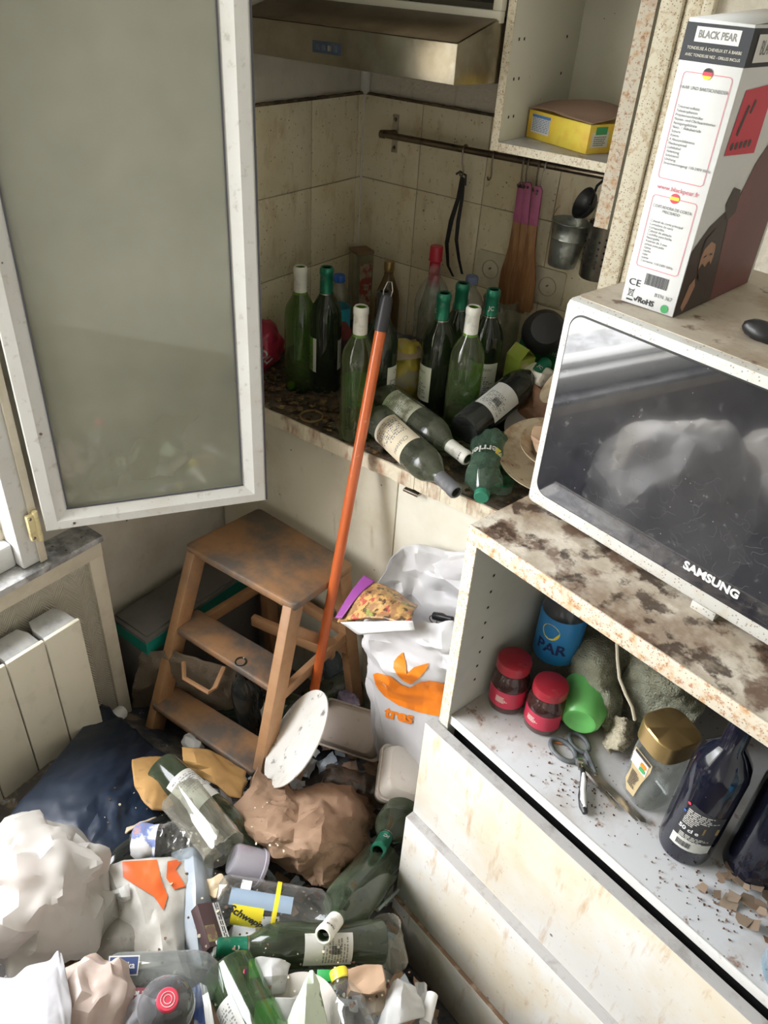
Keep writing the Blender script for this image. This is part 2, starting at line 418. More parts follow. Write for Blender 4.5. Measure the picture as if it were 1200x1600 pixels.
m_wood_edge = mat('swollen_chipboard_edge', (.74, .67, .52), .7, dirt=[((.33, .15, .07), 30, .5, .66, .8, (1, 1, .35)), ((.16, .08, .04), 12, .58, .72, .8)], bump=.5, bscale=60)
m_counter = mat('filthy_worktop', (.10, .08, .06), .45, dirt=[((.42, .36, .26), 9, .56, .66, .8), ((.02, .015, .012), 22, .5, .62, .9), ((.24, .13, .05), 50, .55, .65, .7)], bump=.5, bscale=50)
m_unit_top = mat('stained_unit_top', (.62, .57, .48), .35, dirt=[((.36, .30, .22), 7, .44, .6, .8), ((.20, .13, .08), 5, .50, .58, .75), ((.12, .065, .04), 9, .50, .55, .90), ((.05, .03, .02), 24, .52, .58, .9), ((.40, .34, .26), 60, .5, .65, .5)], bump=.3, bscale=45)
m_shelf = mat('stained_shelf_board', (.52, .53, .54), .4, dirt=[((.33, .28, .23), 4.5, .47, .62, .75), ((.20, .10, .05), 40, .60, .69, .8)], spots=[((.1, .05, .03), 120, .2, .9, .75)])
m_steel = mat('greasy_brushed_steel', (.46, .42, .34), .32, metal=1, dirt=[((.20, .16, .10), 6, .4, .7, .8), ((.62, .6, .55), 12, .55, .7, .5)], bump=.12, bscale=18)
m_steel_top = mat('brown_greasy_steel', (.22, .17, .11), .5, metal=.6, dirt=[((.10, .07, .04), 9, .4, .7, .8)])
m_chrome = mat('dulled_chrome', (.58, .55, .50), .28, metal=1, dirt=[((.12, .09, .06), 30, .5, .7, .7)])
m_darkmetal = mat('dark_metal', (.22, .18, .14), .28, metal=.9, dirt=[((.05, .04, .03), 60, .5, .7, .6)])
m_galv = mat('galvanised_zinc', (.46, .49, .47), .3, metal=.85, dirt=[((.20, .22, .19), 25, .45, .65, .7)], bump=.2, bscale=60)
m_blackplastic = mat('black_plastic', (.018, .018, .02), .4)
m_dkrubber = mat('dark_seal', (.09, .09, .11), .6)
m_ink = mat('dark_ink', (.03, .03, .035), .6)
m_inkgrey = mat('grey_ink', (.22, .22, .22), .6)
m_white = mat('clean_white', (.72, .72, .71), .4, dirt=[((.6, .57, .5), 12, .5, .8, .3)])
m_paper = mat('label_paper', (.74, .72, .63), .6, dirt=[((.55, .5, .38), 20, .5, .8, .4)])
m_papercream = mat('cream_label_paper', (.76, .68, .52), .6, dirt=[((.55, .45, .3), 20, .5, .8, .4)])
m_papergrey = mat('grey_label_paper', (.56, .56, .52), .6, dirt=[((.38, .38, .34), 25, .5, .8, .5)])
m_blue = mat('blue_plastic', (.03, .14, .55), .35); m_red = mat('red_plastic', (.55, .02, .05), .3)
m_yellow = mat('yellow_print', (.88, .72, .04), .4); m_green_print = mat('green_print', (.06, .34, .12), .5)
m_redprint = mat('red_print', (.62, .05, .09), .5); m_pinkprint = mat('pink_outline', (.66, .18, .24), .5)
m_orange = mat('orange_print', (.90, .24, .02), .45)
# ---------------- the room ----------------
def struct(g, name, m, parent=None, **k): return g.obj(name, m, parent, kind=None if parent else 'structure', **k)
struct(G().box(-.4, 2.7, -3.7, .1, -.06, 0), 'floor', mat('dark_floor_tile', (.16, .13, .11), .6, dirt=[((.05, .04, .035), 8, .4, .7, .8)]))
struct(G().box(-.4, 2.7, -3.7, .1, 2.5, 2.56), 'ceiling', m_plaster_w)
wl_ = struct(G().box(-.3, 0, -1.02, .1, 0, 2.5), 'wall_left', m_plaster, rec=False)
g = G().box(-.3, .10, -3.6, -1.02, 0, .69).box(-.3, .045, -1.13, -1.02, .69, 2.5).box(-.3, .10, -3.6, -1.13, 2.25, 2.5).box(-.3, .10, -3.6, -2.55, .69, 2.25)
ww = struct(g, 'wall_window', m_plaster, rec=False)
def herring():
    def ex(m, n, l, b, co):
        s = n.new('ShaderNodeSeparateXYZ'); l.new(co, s.inputs[0])
        def mth(op, a, bb=None, c=None):
            q = n.new('ShaderNodeMath'); q.operation = op
            for i, v in enumerate((a, bb, c)):
                if v is None: continue
                if hasattr(v, 'node'): l.new(v, q.inputs[i])
                else: q.inputs[i].default_value = v
            return q.outputs[0]
        tri = mth('PINGPONG', s.outputs['Y'], .028)
        v = mth('MULTIPLY_ADD', tri, 1.6, s.outputs['Z'])
        st = mth('PINGPONG', v, .0045)
        bp = n.new('ShaderNodeBump'); bp.inputs['Strength'].default_value = 1; bp.inputs['Distance'].default_value = .6
        l.new(st, bp.inputs['Height']); l.new(bp.outputs[0], b.inputs['Normal'])
    return ex
m_wallpaper = mat('herringbone_wallpaper', (.62, .57, .48), .8, dirt=[((.42, .36, .28), 8, .42, .7, .6)], spots=[((.05, .03, .02), 26, .10, .8, .8)], extra=herring())
G().box(.1005, .103, -3.5, -1.055, .06, .665).obj('wallpaper', m_wallpaper, ww, smooth=0)
m_trimpaint = mat('yellowed_trim_paint', (.66, .60, .48), .6, dirt=[((.42, .36, .26), 12, .45, .7, .5)], spots=[((.05, .03, .02), 60, .10, .8, .8)])
struct(G().box(.098, .112, -1.055, -1.020, .0, .66, .003), 'trim_1', m_trimpaint)
struct(G().box(.098, .114, -3.5, -1.020, .655, .692, .003), 'trim_2', m_trimpaint)
m_sill = mat('ash_covered_sill', (.50, .50, .50), .8, dirt=[((.14, .14, .14), 13, .42, .6, .8), ((.72, .73, .75), 30, .5, .65, .6)], spots=[((.03, .03, .03), 60, .2, .8, .6)], bump=.6, bscale=60)
struct(G().box(-.3, .118, -3.5, -1.015, .692, .708, .003), 'trim_3', m_sill)
# back wall with its recess, the block to its right
m_wallw = (mat('textured_white_wallpaper', (.66, .61, .52), .85, dirt=[((.45, .4, .32), 5, .5, .8, .5), ((.40, .33, .25), 50, .55, .7, .5, (1, 1, .2))], bump=.5, bscale=90))
wb_ = struct(G().box(-.3, .87, 0, .1, 0, 2.5), 'wall_back', m_wallw, rec=False)
struct(G().box(.985, 2.7, -.33, .1, 0, 2.5).box(.87, .985, -.33, .1, .886, 2.5), 'wall_end', m_wallw, rec=False)
def tiles(xs, zs, fn, name, par):
    g = G()
    for a, b in zip(xs[:-1], xs[1:]):
        for c, d in zip(zs[:-1], zs[1:]):
            if fn == 'y': g.box(a + .0012, b - .0012, -.009, -.002, c + .0012, d - .0012, .0015)
            else: g.box(.002, .009, a + .0012, b - .0012, c + .0012, d - .0012, .0015)
    g.obj(name, m_tile, par, smooth=30)
    g = G()
    if fn == 'y': g.box(xs[0], xs[-1], -.0068, -.0005, zs[0], zs[-1])
    else: g.box(.0005, .0068, xs[0], xs[-1], zs[0], zs[-1])
    g.obj('grout', m_grout, par, smooth=0)
zt = [.885, 1.085, 1.283, 1.48]
tiles([.0, .19, .383, .576, .769, .86], zt, 'y', 'tiling', wb_)
tiles([-.665, -.60, -.405, -.21, -.03, -.009], zt, 'x', 'tiling', wl_)
# grime line on top of the tiling
g = G()
for i in range(60):
    x = .0 + i * .0145; s = .0022 + .002 * abs(noise.noise(Vector((x * 20, 3, 1)))); g.box(x, x + .0146, -.010 - s, 0, 1.479, 1.481 + s * 1.3)
g.obj('grime_line', m_grime, wb_, smooth=0)
g = G()
for i in range(45):
    y = -.665 + i * .0146; s = .0022 + .002 * abs(noise.noise(Vector((y * 20, 9, 1)))); g.box(0, .010 + s, y, y + .0147, 1.479, 1.481 + s * 1.3)
g.obj('grime_line', m_grime, wl_, smooth=0)
struct(G().box(.001, .022, -.020, -.001, 1.48, 2.3, .004).box(-.005, .012, -.012, .002, .885, 1.48, .003), 'trim_4', m_plaster_w)
struct(G().box(.842, .878, -.352, -.325, 1.0, 2.5, .004), 'trim_5', m_cabedge)
struct(G().box(.878, .906, -.343, -.325, 1.0, 2.5, .006).box(.906, .925, -.350, -.325, 1.0, 2.5, .005), 'trim_6', m_cabedge)
struct(G().box(2.6, 2.7, -3.7, -.33, 0, 2.5), 'wall_right', m_plaster_w)
struct(G().box(-.3, 2.7, -3.7, -3.6, 0, 2.5), 'wall_rear', m_plaster_w)
# ---------------- window ----------------
fr = thing('window_1', I4, None, None); fr['kind'] = 'structure'
G().box(.03, .098, -1.19, -1.135, .71, 2.25, .004).obj('jamb', m_white_paint, fr)
G().box(.098, .104, -1.155, -1.139, .71, 2.25, .002).box(.02, .05, -1.205, -1.185, .75, 2.25, .003).obj('jamb_bead', m_trimpaint, fr)
G().box(.0, .075, -2.55, -1.19, .708, .765, .006).box(-.03, .03, -2.55, -1.19, .765, .785, .004).obj('bottom_rail', m_white_paint, fr)
G().box(.0, .098, -2.55, -1.135, 2.22, 2.25, .004).obj('top_rail', m_white_paint, fr)
G().box(.0, .098, -2.55, -2.50, .71, 2.25, .004).obj('jamb', m_white_paint, fr)
m_brass = mat('yellow_painted_hinge', (.72, .62, .34), .5, dirt=[((.3, .18, .08), 50, .5, .7, .6)])
hp0 = Xp(45, 805, .105)
g = G(); M = T(.108, hp0.y, .0)
g.box(-.005, .006, -.010, .010, .775, .835, .003, M=M); g.lathe([(.0, .77), (.0055, .77), (.0055, .84), (0, .84)], 14, M=M @ T(.004, .009, 0))
g.obj('hinge', m_brass, fr)
g = G()
for z in (.782, .828): g.lathe([(0, 0), (.0035, 0), (.003, .0015), (0, .0018)], 12, M=T(.1135, hp0.y - .004, z) @ Ry(90))
g.obj('hinge_screw', m_darkmetal, fr)
# sash, opened into the room
sb = Zp(72, 830, .79); se = Zp(415, 781, .79)
ex = (se - sb); SWW = ex.length; ex.normalize()
Ms = frame(sb, ex, (0, 0, 1)) @ Rx(90) @ Matrix.Identity(4)
# local: x across, y = away from camera side?, z up
Ms = Matrix((ex, Vector((0, 0, 1)).cross(ex), Vector((0, 0, 1)))).transposed().to_4x4(); Ms.translation = sb
sash = thing('window_2', Ms, None, None); sash['kind'] = 'structure'
SH = 1.42
def bevbar(a0, a1, b0, b1, vert):
    """one mitred rail of the sash with a sloping inner bead; a = outer edge line, b = inner edge"""
    g = G()
    (x0, z0), (x1, z1) = a0, a1; (u0, w0), (u1, w1) = b0, b1
    def L(t, P, Q): return (P[0] + (Q[0] - P[0]) * t, P[1] + (Q[1] - P[1]) * t)
    prof = [(0, .035), (0, 0), (.06, -.003), (.52, -.003), (.66, .002), (1, .010), (1, .035)]
    vs = []
    for t, y in prof:
        p = L(t, a0, b0); vs.append((p[0], y, p[1]))
    for t, y in prof:
        p = L(t, a1, b1); vs.append((p[0], y, p[1]))
    k = len(prof); fs = [(i, i + 1, k + i + 1, k + i) for i in range(k - 1)] + [(k - 1, 0, k, 2 * k - 1), tuple(range(k)), tuple(range(k, 2 * k))[::-1]]
    return g.add(vs, fs)
W_ = .046; o = ((0, 0), (SWW, 0), (SWW, SH), (0, SH)); q = ((W_, W_ * .85), (SWW - W_, W_ * .85), (SWW - W_, SH - W_), (W_, SH - W_))
for i in range(4):
    bevbar(o[i], o[(i + 1) % 4], q[i], q[(i + 1) % 4], 0).obj('sash_rail' if i % 2 == 0 else 'sash_stile', m_white_paint, sash, smooth=25)
g = G().box(SWW, SWW + .004, .0, .035, 0, SH).box(W_ - .001, SWW - W_ + .001, .008, .0095, W_ * .85, W_ * .85 + .003).box(W_, W_ + .003, .008, .0095, W_ * .85, SH - W_).box(SWW - W_ - .003, SWW - W_, .008, .0095, W_ * .85, SH - W_)
g.obj('rubber_seal', m_dkrubber, sash, smooth=0)
m_pane = thin('dirty_window_glass', (.70, .74, .66), (.47, .465, .385), .54, .03, 0.0, 1.0, 1.3)
G().box(W_ - .005, SWW - W_ + .005, .014, .018, W_ * .85 - .005, SH - W_ + .005).obj('glass_pane', m_pane, sash, smooth=0)
g = G()
for (x, z) in ((.055 / 1, .012), (.03, .22)): g.lathe([(0, 0), (.003, 0), (.0025, .001), (0, .001)], 12, M=T(x, -.0032, z) @ Rx(90))
g.obj('screw_hole', m_darkmetal, sash)
# ---------------- radiator ----------------
m_rad = mat('yellowed_radiator_enamel', (.70, .66, .54), .4, dirt=[((.50, .38, .22), 5, .52, .75, .6), ((.45, .4, .32), 22, .55, .75, .4)], spots=[((.1, .06, .04), 18, .06, .9, .85)])
m_radtop = mat('dusty_radiator_top', (.46, .46, .45), .6, dirt=[((.2, .2, .2), 18, .45, .65, .7)])
rad = thing('radiator', T(.16, -1.4, .06), 'cream cast aluminium panel radiator under the window sill, dusty on top', 'radiator')
ys = [-1.148 - .0838 * i for i in range(6)]
for i in range(5):
    y1 = ys[i] - .0012; y0 = ys[i + 1] + .0012
    M = inv(rad)
    sec = G().box(.186, .196, y0, y1, .075, .605, .003, M=M).obj('radiator_section', m_rad, rad)
    g = G().box(.118, .186, (y0 + y1) / 2 - .012, (y0 + y1) / 2 + .012, .10, .585, .003, M=M)
    for yy in (y0 + .008, y1 - .008): g.box(.13, .188, yy - .0012, yy + .0012, .12, .575, 0, M=M)
    g.obj('rib', m_radtop, rad)
    g = G().prism([(.118, y0 + .012), (.118, y1 - .012), (.145, y1 - .003), (.186, y1 - .003), (.186, y0 + .003), (.145, y0 + .003)], .580, .600, M=M, bev=.002)
    g.obj('radiator_cap', m_radtop, rad)
G().tube([(.15, -1.15, .21), (.15, -1.10, .21), (.15, -1.085, .21)], .012, M=inv(rad)).lathe([(0, 0), (.017, 0), (.017, .03), (.012, .036), (0, .036)], 18, M=inv(rad) @ T(.15, -1.10, .21) @ Rx(-90)).obj('valve', m_white, rad)
G().box(.12, .125, -1.14, -1.09, .06, .18, .001, M=inv(rad)).obj('valve_plate', m_rad, rad)
# ---------------- range hood ----------------
hood = thing('range_hood', T(.28, -.22, 1.57), 'greasy stainless steel cooker hood with a blotchy front above the corner worktop', 'cooker hood')
prof = [(-.45, 1.587), (-.45, 1.650), (-.318, 1.683), (-.002, 1.683), (-.002, 1.570)]
def xpr(prof, x0, x1, bev=.0015): # prism along x from a y-z profile
    g = G(); b = bmesh.new(); n = len(prof)
    a = [b.verts.new((x0, p[0], p[1])) for p in prof]; c = [b.verts.new((x1, p[0], p[1])) for p in prof]
    b.faces.new(a); b.faces.new(c[::-1])
    for i in range(n): b.faces.new((a[i], c[i], c[(i + 1) % n], a[(i + 1) % n]))
    if bev: bmesh.ops.bevel(b, geom=list(b.edges), offset=bev, segments=2, affect='EDGES', profile=.5)
    return g.join(b)
g = xpr(prof, .003, .543, .0015)
g.obj('hood_body', m_steel, hood, M=inv(hood), smooth=30)
g = G(); g.add([(.006, -.449, 1.6515), (.540, -.449, 1.6515), (.540, -.320, 1.6845), (.006, -.320, 1.6845)], [(0, 1, 2, 3)]); g.obj('hood_top_plate', m_steel_top, hood, M=inv(hood), solid=.0006)
G().rrect(.218, .288, 1.606, 1.626, .002, 0, .002, M=Matrix(((1, 0, 0, 0), (0, 0, -1, -.450), (0, 1, 0, 0), (0, 0, 0, 1)))).obj('control_panel', mat('blue_grey_panel', (.06, .08, .12), .35), hood, M=inv(hood))
for i in range(4):
    G().box(.228 + i * .0145, .236 + i * .0145, -.4535, -.4515, 1.611, 1.6205, .0006).obj('control_button', mat('blue_grey_button', (.10, .12, .16), .4) if i != 2 else m_chrome, hood, M=inv(hood))
# ---------------- wall cabinets ----------------
oc = thing('overhead_cabinet', T(.27, -.15, 1.69), 'cream cupboard over the cooker hood with a dark open front', 'cupboard')
g = G().box(.003, .021, -.30, -.002, 1.688, 2.2, .001).box(.526, .544, -.30, -.002, 1.688, 2.2, .001).box(.022, .525, -.28, -.002, 1.688, 1.706).box(.022, .525, -.02, -.004, 1.706, 2.2).box(.003, .544, -.30, -.002, 2.2, 2.218)
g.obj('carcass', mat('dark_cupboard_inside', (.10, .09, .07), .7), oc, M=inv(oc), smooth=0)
G().box(.003, .544, -.318, -.30, 1.678, 1.697, .0015).box(.527, .545, -.318, -.30, 1.697, 2.2, .0015).obj('front_frame', m_cab, oc, M=inv(oc))
wc = thing('wall_cabinet', T(.68, -.15, 1.47), 'open cream wall cupboard with drilled sides and fly-specked edges right of the cooker hood', 'cupboard')
G().box(.549, .564, -.298, -.002, 1.467, 2.3, .001).obj('left_side', m_cab, wc, M=inv(wc))
G().box(.792, .819, -.298, -.002, 1.372, 2.3, .001).obj('right_side', m_cab, wc, M=inv(wc))
G().box(.564, .792, -.298, -.002, 1.467, 1.483, .001).obj('bottom_board', m_shelf, wc, M=inv(wc))
G().box(.564, .792, -.298, -.012, 1.742, 1.758, .001).obj('shelf_board', m_cab, wc, M=inv(wc))
G().box(.564, .792, -.012, -.003, 1.483, 2.3).obj('back_panel', m_cab, wc, M=inv(wc), smooth=0)
G().box(.5485, .5645, -.3005, -.298, 1.467, 2.3).box(.5645, .792, -.3005, -.298, 1.467, 1.483).box(.5645, .792, -.3005, -.298, 1.742, 1.758).obj('edging', m_cabedge, wc, M=inv(wc), smooth=0)
G().box(.7915, .8195, -.3015, -.298, 1.372, 2.3).obj('edging', m_rust_edge, wc, M=inv(wc), smooth=0, label='rust-stained edging')
g = G()
for z in (1.525, 1.59, 1.655, 1.72):
    for y in (-.272, -.252, -.07): g.box(.5635, .5646, y - .002, y + .002, z - .0025, z + .0025)
g.obj('peg_hole', m_black, wc, M=inv(wc), smooth=0)
# ---------------- worktop and base cabinet ----------------
G().box(.001, .868, -.592, -.012, .850, .885, .002).box(.868, .984, -.592, -.334, .850, .885).obj('worktop', m_counter, None, 'filthy dark worktop of swollen chipboard, burnt and crusted, across the corner recess', 'worktop')
wt = bpy.data.objects['worktop']
g = G()
n = 120
for i in range(n):                      # the swollen, chipped front edge
    x = .001 + i * .984 / n; d = .0035 * abs(noise.noise(Vector((x * 30, 1, 0)))) + .002; dz = .003 * noise.noise(Vector((x * 17, 5, 0)))
    g.box(x, x + .984 / n, -.5935 - d, -.591, .848 + dz, .8845 + dz * .5)
g.obj('front_edge', m_wood_edge, wt, M=inv(wt), smooth=0)
bc = thing('base_cabinet', T(.5, -.3, .0), 'cream base cupboard with dirty flat doors under the worktop', 'cupboard')
G().box(.002, .868, -.56, -.012, .0, .848).box(.868, .984, -.56, -.334, .0, .848).obj('carcass', m_cab, bc, M=inv(bc), smooth=0)
m_door = mat('stained_cream_door', (.66, .62, .50), .45, dirt=[((.45, .37, .24), 5, .48, .75, .6), ((.3, .22, .14), 40, .6, .75, .5, (1, 1, .25))], spots=[((.08, .05, .03), 26, .07, .8, .8)])
xd = Yp(622, 760, -.578).x
d1 = G().box(.018, xd - .0015, -.578, -.561, .10, .842, .0012).obj('door', m_door, bc, M=inv(bc))
d2 = G().box(xd + .0015, .984, -.578, -.561, .10, .842, .0012).obj('door', mat('whiter_cream_door', (.76, .73, .62), .45, dirt=[((.55, .47, .33), 5, .48, .75, .5)], spots=[((.08, .05, .03), 26, .07, .8, .8)]), bc, M=inv(bc))
hq = Yp(647, 766, -.585)
G().box(hq.x - .019, hq.x + .019, -.600, -.5785, hq.z - .003, hq.z + .003, .001).obj('handle', m_chrome, d2, M=inv(bc))
# ---------------- side unit with open shelf and drawers ----------------
Mu = T(.966, -.976, 0) @ Rz(-12.5)
unit = thing('drawer_unit', Mu, 'white side unit of three drawers and an open shelf carrying the microwave', 'drawer unit')
UW, UD = .86, .40
def un(g, name, m, par=None, **k): return g.obj(name, m, par or unit, **k)
un(G().box(0, UW, 0, UD, 1.102, 1.130, .001), 'top_board', m_unit_top)
un(G().box(-.001, UW, -.0025, .0005, 1.1015, 1.1305, .0008), 'edging', m_rust_edge, label='rust-stained front edge of the top')
m_sidep = mat('dusty_grey_side', (.50, .50, .45), .5, dirt=[((.32, .31, .27), 6, .45, .75, .5)], spots=[((.06, .05, .04), 40, .06, .9, .8)])
un(G().box(.0, .018, .0, UD, .0, 1.102, .001), 'side_panel', m_sidep)
un(G().box(-.0005, .0185, -.0025, .0, .72, 1.1015), 'edging', m_cabedge)
un(G().box(UW - .018, UW, .0, UD, .0, 1.102, .001), 'side_panel', m_sidep)
g = G()
for z in (.80, .832, .864, .896, .928, .96, .992, 1.024, 1.056):
    for y in (.05, .30): g.box(.0179, .0186, y - .002, y + .002, z - .002, z + .002)
un(g, 'peg_hole', m_black, smooth=0)
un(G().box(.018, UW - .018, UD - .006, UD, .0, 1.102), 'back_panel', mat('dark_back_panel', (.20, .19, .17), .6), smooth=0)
un(G().box(.018, UW - .018, .004, UD - .006, .727, .745, .001), 'shelf_board', m_shelf)
un(G().box(.018, UW - .018, .0015, .0045, .7265, .7455, .0008), 'edging', m_white_paint)
un(G().box(.018, UW - .018, .02, .03, .02, .70), 'gap_shade_sheet', m_black, smooth=0)  # black sheet behind the fronts, colouring in the shade of the gaps
for k, (z0, z1, y) in enumerate(((.462, .713, -.022), (.190, .4605, -.040), (.015, .186, -.047))):
    dr = un(G().box(-.014, UW, y, y + .020, z0, z1, .0012), 'drawer', m_drawer)
    un(G().box(-.0135, UW, y + .0008, y + .0192, z1 - .0005, z1 + .0012), 'top_edge', m_dgrey if k < 2 else mat('rusty_gap_dirt', (.20, .12, .07), .8, dirt=[((.45, .35, .25), 60, .5, .65, .7)]), dr, smooth=0)
# ---------------- microwave and clipper box ----------------
mO = Zp(820, 781, 1.142)
Mm = T(mO) @ Rz(-13)
mw = thing('microwave', Mm, 'white microwave oven with a dusty black glass door standing on the side unit', 'microwave')
MWW, MWH, MWD = .49, .300, .33
m_mw = mat('speckled_white_enamel', (.60, .60, .57), .35, dirt=[((.52, .46, .36), 60, .52, .68, .6), ((.55, .5, .42), 6, .5, .8, .4)], spots=[((.25, .17, .1), 230, .28, .85, .35), ((.2, .13, .08), 110, .14, .85, .6)])
m_mwtop = mat('dusty_brown_top', (.56, .50, .41), .5, dirt=[((.30, .22, .14), 12, .48, .66, .75), ((.14, .08, .05), 34, .60, .68, .85)], bump=.15)
G().box(0, MWW, .0, MWD, 0, MWH, .010).obj('oven_body', m_mw, mw)
G().rrect(.008, MWW - .008, .012, MWD - .012, .008, MWH - .0005, MWH + .001).obj('top_panel', m_mwtop, mw)
FX = Matrix(((1, 0, 0, 0), (0, 0, -1, 0), (0, 1, 0, 0), (0, 0, 0, 1)))     # x right, y up, z towards the room
m_mwglass = mat('dusty_black_glass', (.012, .014, .022), .09, spec=.9, coat=1, extra=lambda m, n, l, b, co: setattr(b.inputs['Coat IOR'], 'default_value', 1.85), dirt=[((.30, .31, .33), 7, .45, .9, .14), ((.40, .40, .38), 60, .60, .8, .28)], spots=[((.4, .38, .34), 130, .10, .7, .8)])
G().rrect(.016, MWW - .004, .026, MWH - .016, .018, 0, .0025, M=FX @ T(0, 0, -.0005), k=8).obj('door_glass', m_mwglass, mw)
G().rrect(.014, MWW - .002, .024, MWH - .014, .019, 0, .0012, M=FX @ T(0, 0, -.0005), k=8).obj('door_gasket', m_blackplastic, mw)
text('SAMSUNG', .0155, mat('silver_print', (.78, .78, .76), .35), mw, FX @ T(.283, .0455, .0024), 'maker_lettering', bold=.0006, xs=1.02)
for x, y in ((.285, .012), (.03, .03), (MWW - .05, .03), (.03, MWD - .04), (MWW - .05, MWD - .04)): G().box(x - .016, x + .016, y - .008, y + .012, -.0115, .0005, .001).obj('foot', m_mw, mw)
r = random.Random(5); g = G()
for i in range(150):                          # hair and dust stuck to the glass
    x = .02 + .40 * r.random() ** .8; y = .035 + .13 * r.random(); a = r.uniform(0, 6.3); pts = []
    for k in range(9):
        pts.append((x, y, .0022)); x += .0028 * math.cos(a); y += .0028 * math.sin(a); a += r.uniform(-.9, .9)
    pts = [p for p in pts if .02 < p[0] < MWW - .01 and .03 < p[1] < MWH - .02]
    if len(pts) > 2: g.tube(pts, .00006, 3, M=FX)
tag(g.obj('stuck_hairs', mat('pale_lint', (.24, .24, .23), .8), mw), kind='stuff')
cb0, cb1, cb2 = Zp(970, 468, 1.445), Zp(1052, 494, 1.445), Zp(1175, 436, 1.445)
Mc = T(cb0.x, cb0.y, 1.444) @ Rz(-8)
box = thing('clipper_box', Mc, 'tall white hair clipper carton with a black top band standing on the microwave', 'box')
BW, BD, BH = .068, .215, .288
m_card = mat('glossy_white_carton', (.70, .71, .72), .35, dirt=[((.62, .60, .56), 10, .5, .8, .3)], spots=[((.2, .16, .12), 90, .08, .7, .8)])
G().box(0, BW, 0, BD, 0, BH, .0012).obj('carton', m_card, box)
G().box(-.0004, BW + .0004, -.0004, BD + .0004, BH - .036, BH - .003).obj('black_band', mat('black_print', (.016, .018, .026), .55), box, smooth=0)
G().add([(0, 0, BH), (BW, .0, BH), (BW, BD * .8, BH + .012), (0, BD * .8, BH + .009)], [(0, 1, 2, 3)]).obj('lid_flap', m_card, box, solid=.0006)
SF = FX                                       # narrow side: x right, y up
def side(px, py): return SF @ T(px, py, .0006)
flat(poly_bm([(-.023, -.0065), (.023, -.0065), (.023, .0065), (-.023, .0065)]), 'brand_panel', m_white, box, side(BW / 2, BH - .0125))
text('BLACK PEAR', .0088, m_inkgrey, box, side(BW / 2, BH - .0125), 'brand_lettering', xs=.8, ext=.0002, bold=.0003)
text("TONDEUSE À CHEVEUX ET À BARBE", .0038, m_paper, box, side(BW / 2, BH - .0245), xs=.92, ext=.0001)
text("AVEC TONDEUSE NEZ - GRILLES INCLUS", .0036, m_paper, box, side(BW / 2, BH - .0305), xs=.88, ext=.0001)
def outline(x0, x1, y0, y1, w=.0007, rr=.004):
    def pts(d):
        out = []
        for cx, cy, a in ((x1 - rr, y1 - rr, 0), (x0 + rr, y1 - rr, 90), (x0 + rr, y0 + rr, 180), (x1 - rr, y0 + rr, 270)):
            for i in range(6):
                t = math.radians(a + 18 * i); out.append((cx + (rr - d) * math.cos(t), cy + (rr - d) * math.sin(t), 0))
        return out
    A, B = pts(0), pts(w); n = len(A); b = bmesh.new(); a = [b.verts.new(p) for p in A]; c = [b.verts.new(p) for p in B]
    for i in range(n): b.faces.new((a[i], a[(i + 1) % n], c[(i + 1) % n], c[i]))
    return b
flat(outline(.008, BW - .007, .141, .243), 'pink_outline', m_pinkprint, box, side(0, 0))
flat(outline(.008, BW - .007, .045, .124), 'pink_outline', m_pinkprint, box, side(0, 0))
text('HAAR UND BARTSCHNEIDER', .0045, m_inkgrey, box, side(BW / 2, .229), xs=.88, ext=.0001)
text('\n'.join(['Trimmeraufsatz', 'Teleskopkamm', 'Präzisionsschneider', 'Nasen- und Ohrhaartrimmer', 'Reinigungsbürste', 'Netz- / Akkubetrieb', 'Schere', 'Kamm', '4 Abstandskämme', 'Nackenpinsel', 'Ladekabel', 'Anleitung', 'Schmieröl', 'Umhang', 'Stromversorgung: 110-240V 50Hz']), .0039, m_inkgrey, box, side(.0105, .184) , 'small_print', align='LEFT', ext=.0001)
text('www.blackpear.fr', .0066, m_pinkprint, box, side(BW / 2 + .001, .1325), xs=1.05, ext=.0001)
text('CORTADORA DE CORTA\nPRECISADO', .0044, m_inkgrey, box, side(BW / 2, .1105), xs=.92, ext=.0001)
text('\n'.join(['Cabezal de corte principal', 'Cortadora de nariz', 'Cortapatillas', 'Cabezal de afeitado', 'Cuchillas para barba', 'Recargable', '4 peines de 3 mm', 'pinzas para pelo', 'tijeras', 'cepillo', 'capa', 'aceite', 'Corriente: 110-240V 50Hz']), .0037, m_inkgrey, box, side(.0125, .0745), 'small_print', align='LEFT', ext=.0001)
def flag(x, y, cols, rad=.0052):
    for i, c in enumerate(cols):
        k = len(cols); a0 = -PI / 2 + PI * i / k
        y0 = -rad + 2 * rad * i / k; y1 = -rad + 2 * rad * (i + 1) / k
        pts = [(math.sqrt(max(0, rad * rad - t * t)), t) for t in [y0 + (y1 - y0) * j / 6 for j in range(7)]]
        pts = pts + [(-p[0], p[1]) for p in pts[::-1]]
        pts = [p for j, p in enumerate(pts) if j == 0 or (Vector(p) - Vector(pts[j - 1])).length > 1e-6]
        if (Vector(pts[0]) - Vector(pts[-1])).length < 1e-6: pts.pop()
        flat(poly_bm(pts), 'flag_stripe', c, box, side(x, y) @ T(0, 0, .0003))
flag(BW / 2, .243, [m_yellow, m_redprint, m_ink]); flag(BW / 2, .124, [m_redprint, m_yellow, m_redprint])
flat(bars_bm(.028, .013, 4, 22), 'barcode', m_ink, box, side(BW / 2 + .004, .0335))
text('CE', .011, m_ink, box, side(.0125, .0255), 'safety_mark', ext=.0001, xs=1.2)
text('√RoHS', .0088, m_ink, box, side(.029, .0075), 'compliance_mark', ext=.0001, bold=.0002)
text('BTN 367', .0060, m_inkgrey, box, side(.051, .0185), ext=.0001)
flat(poly_bm(circ(.0048)), 'recycling_dot', m_green_print, box, side(.056, .0065))
b = bmesh.new()
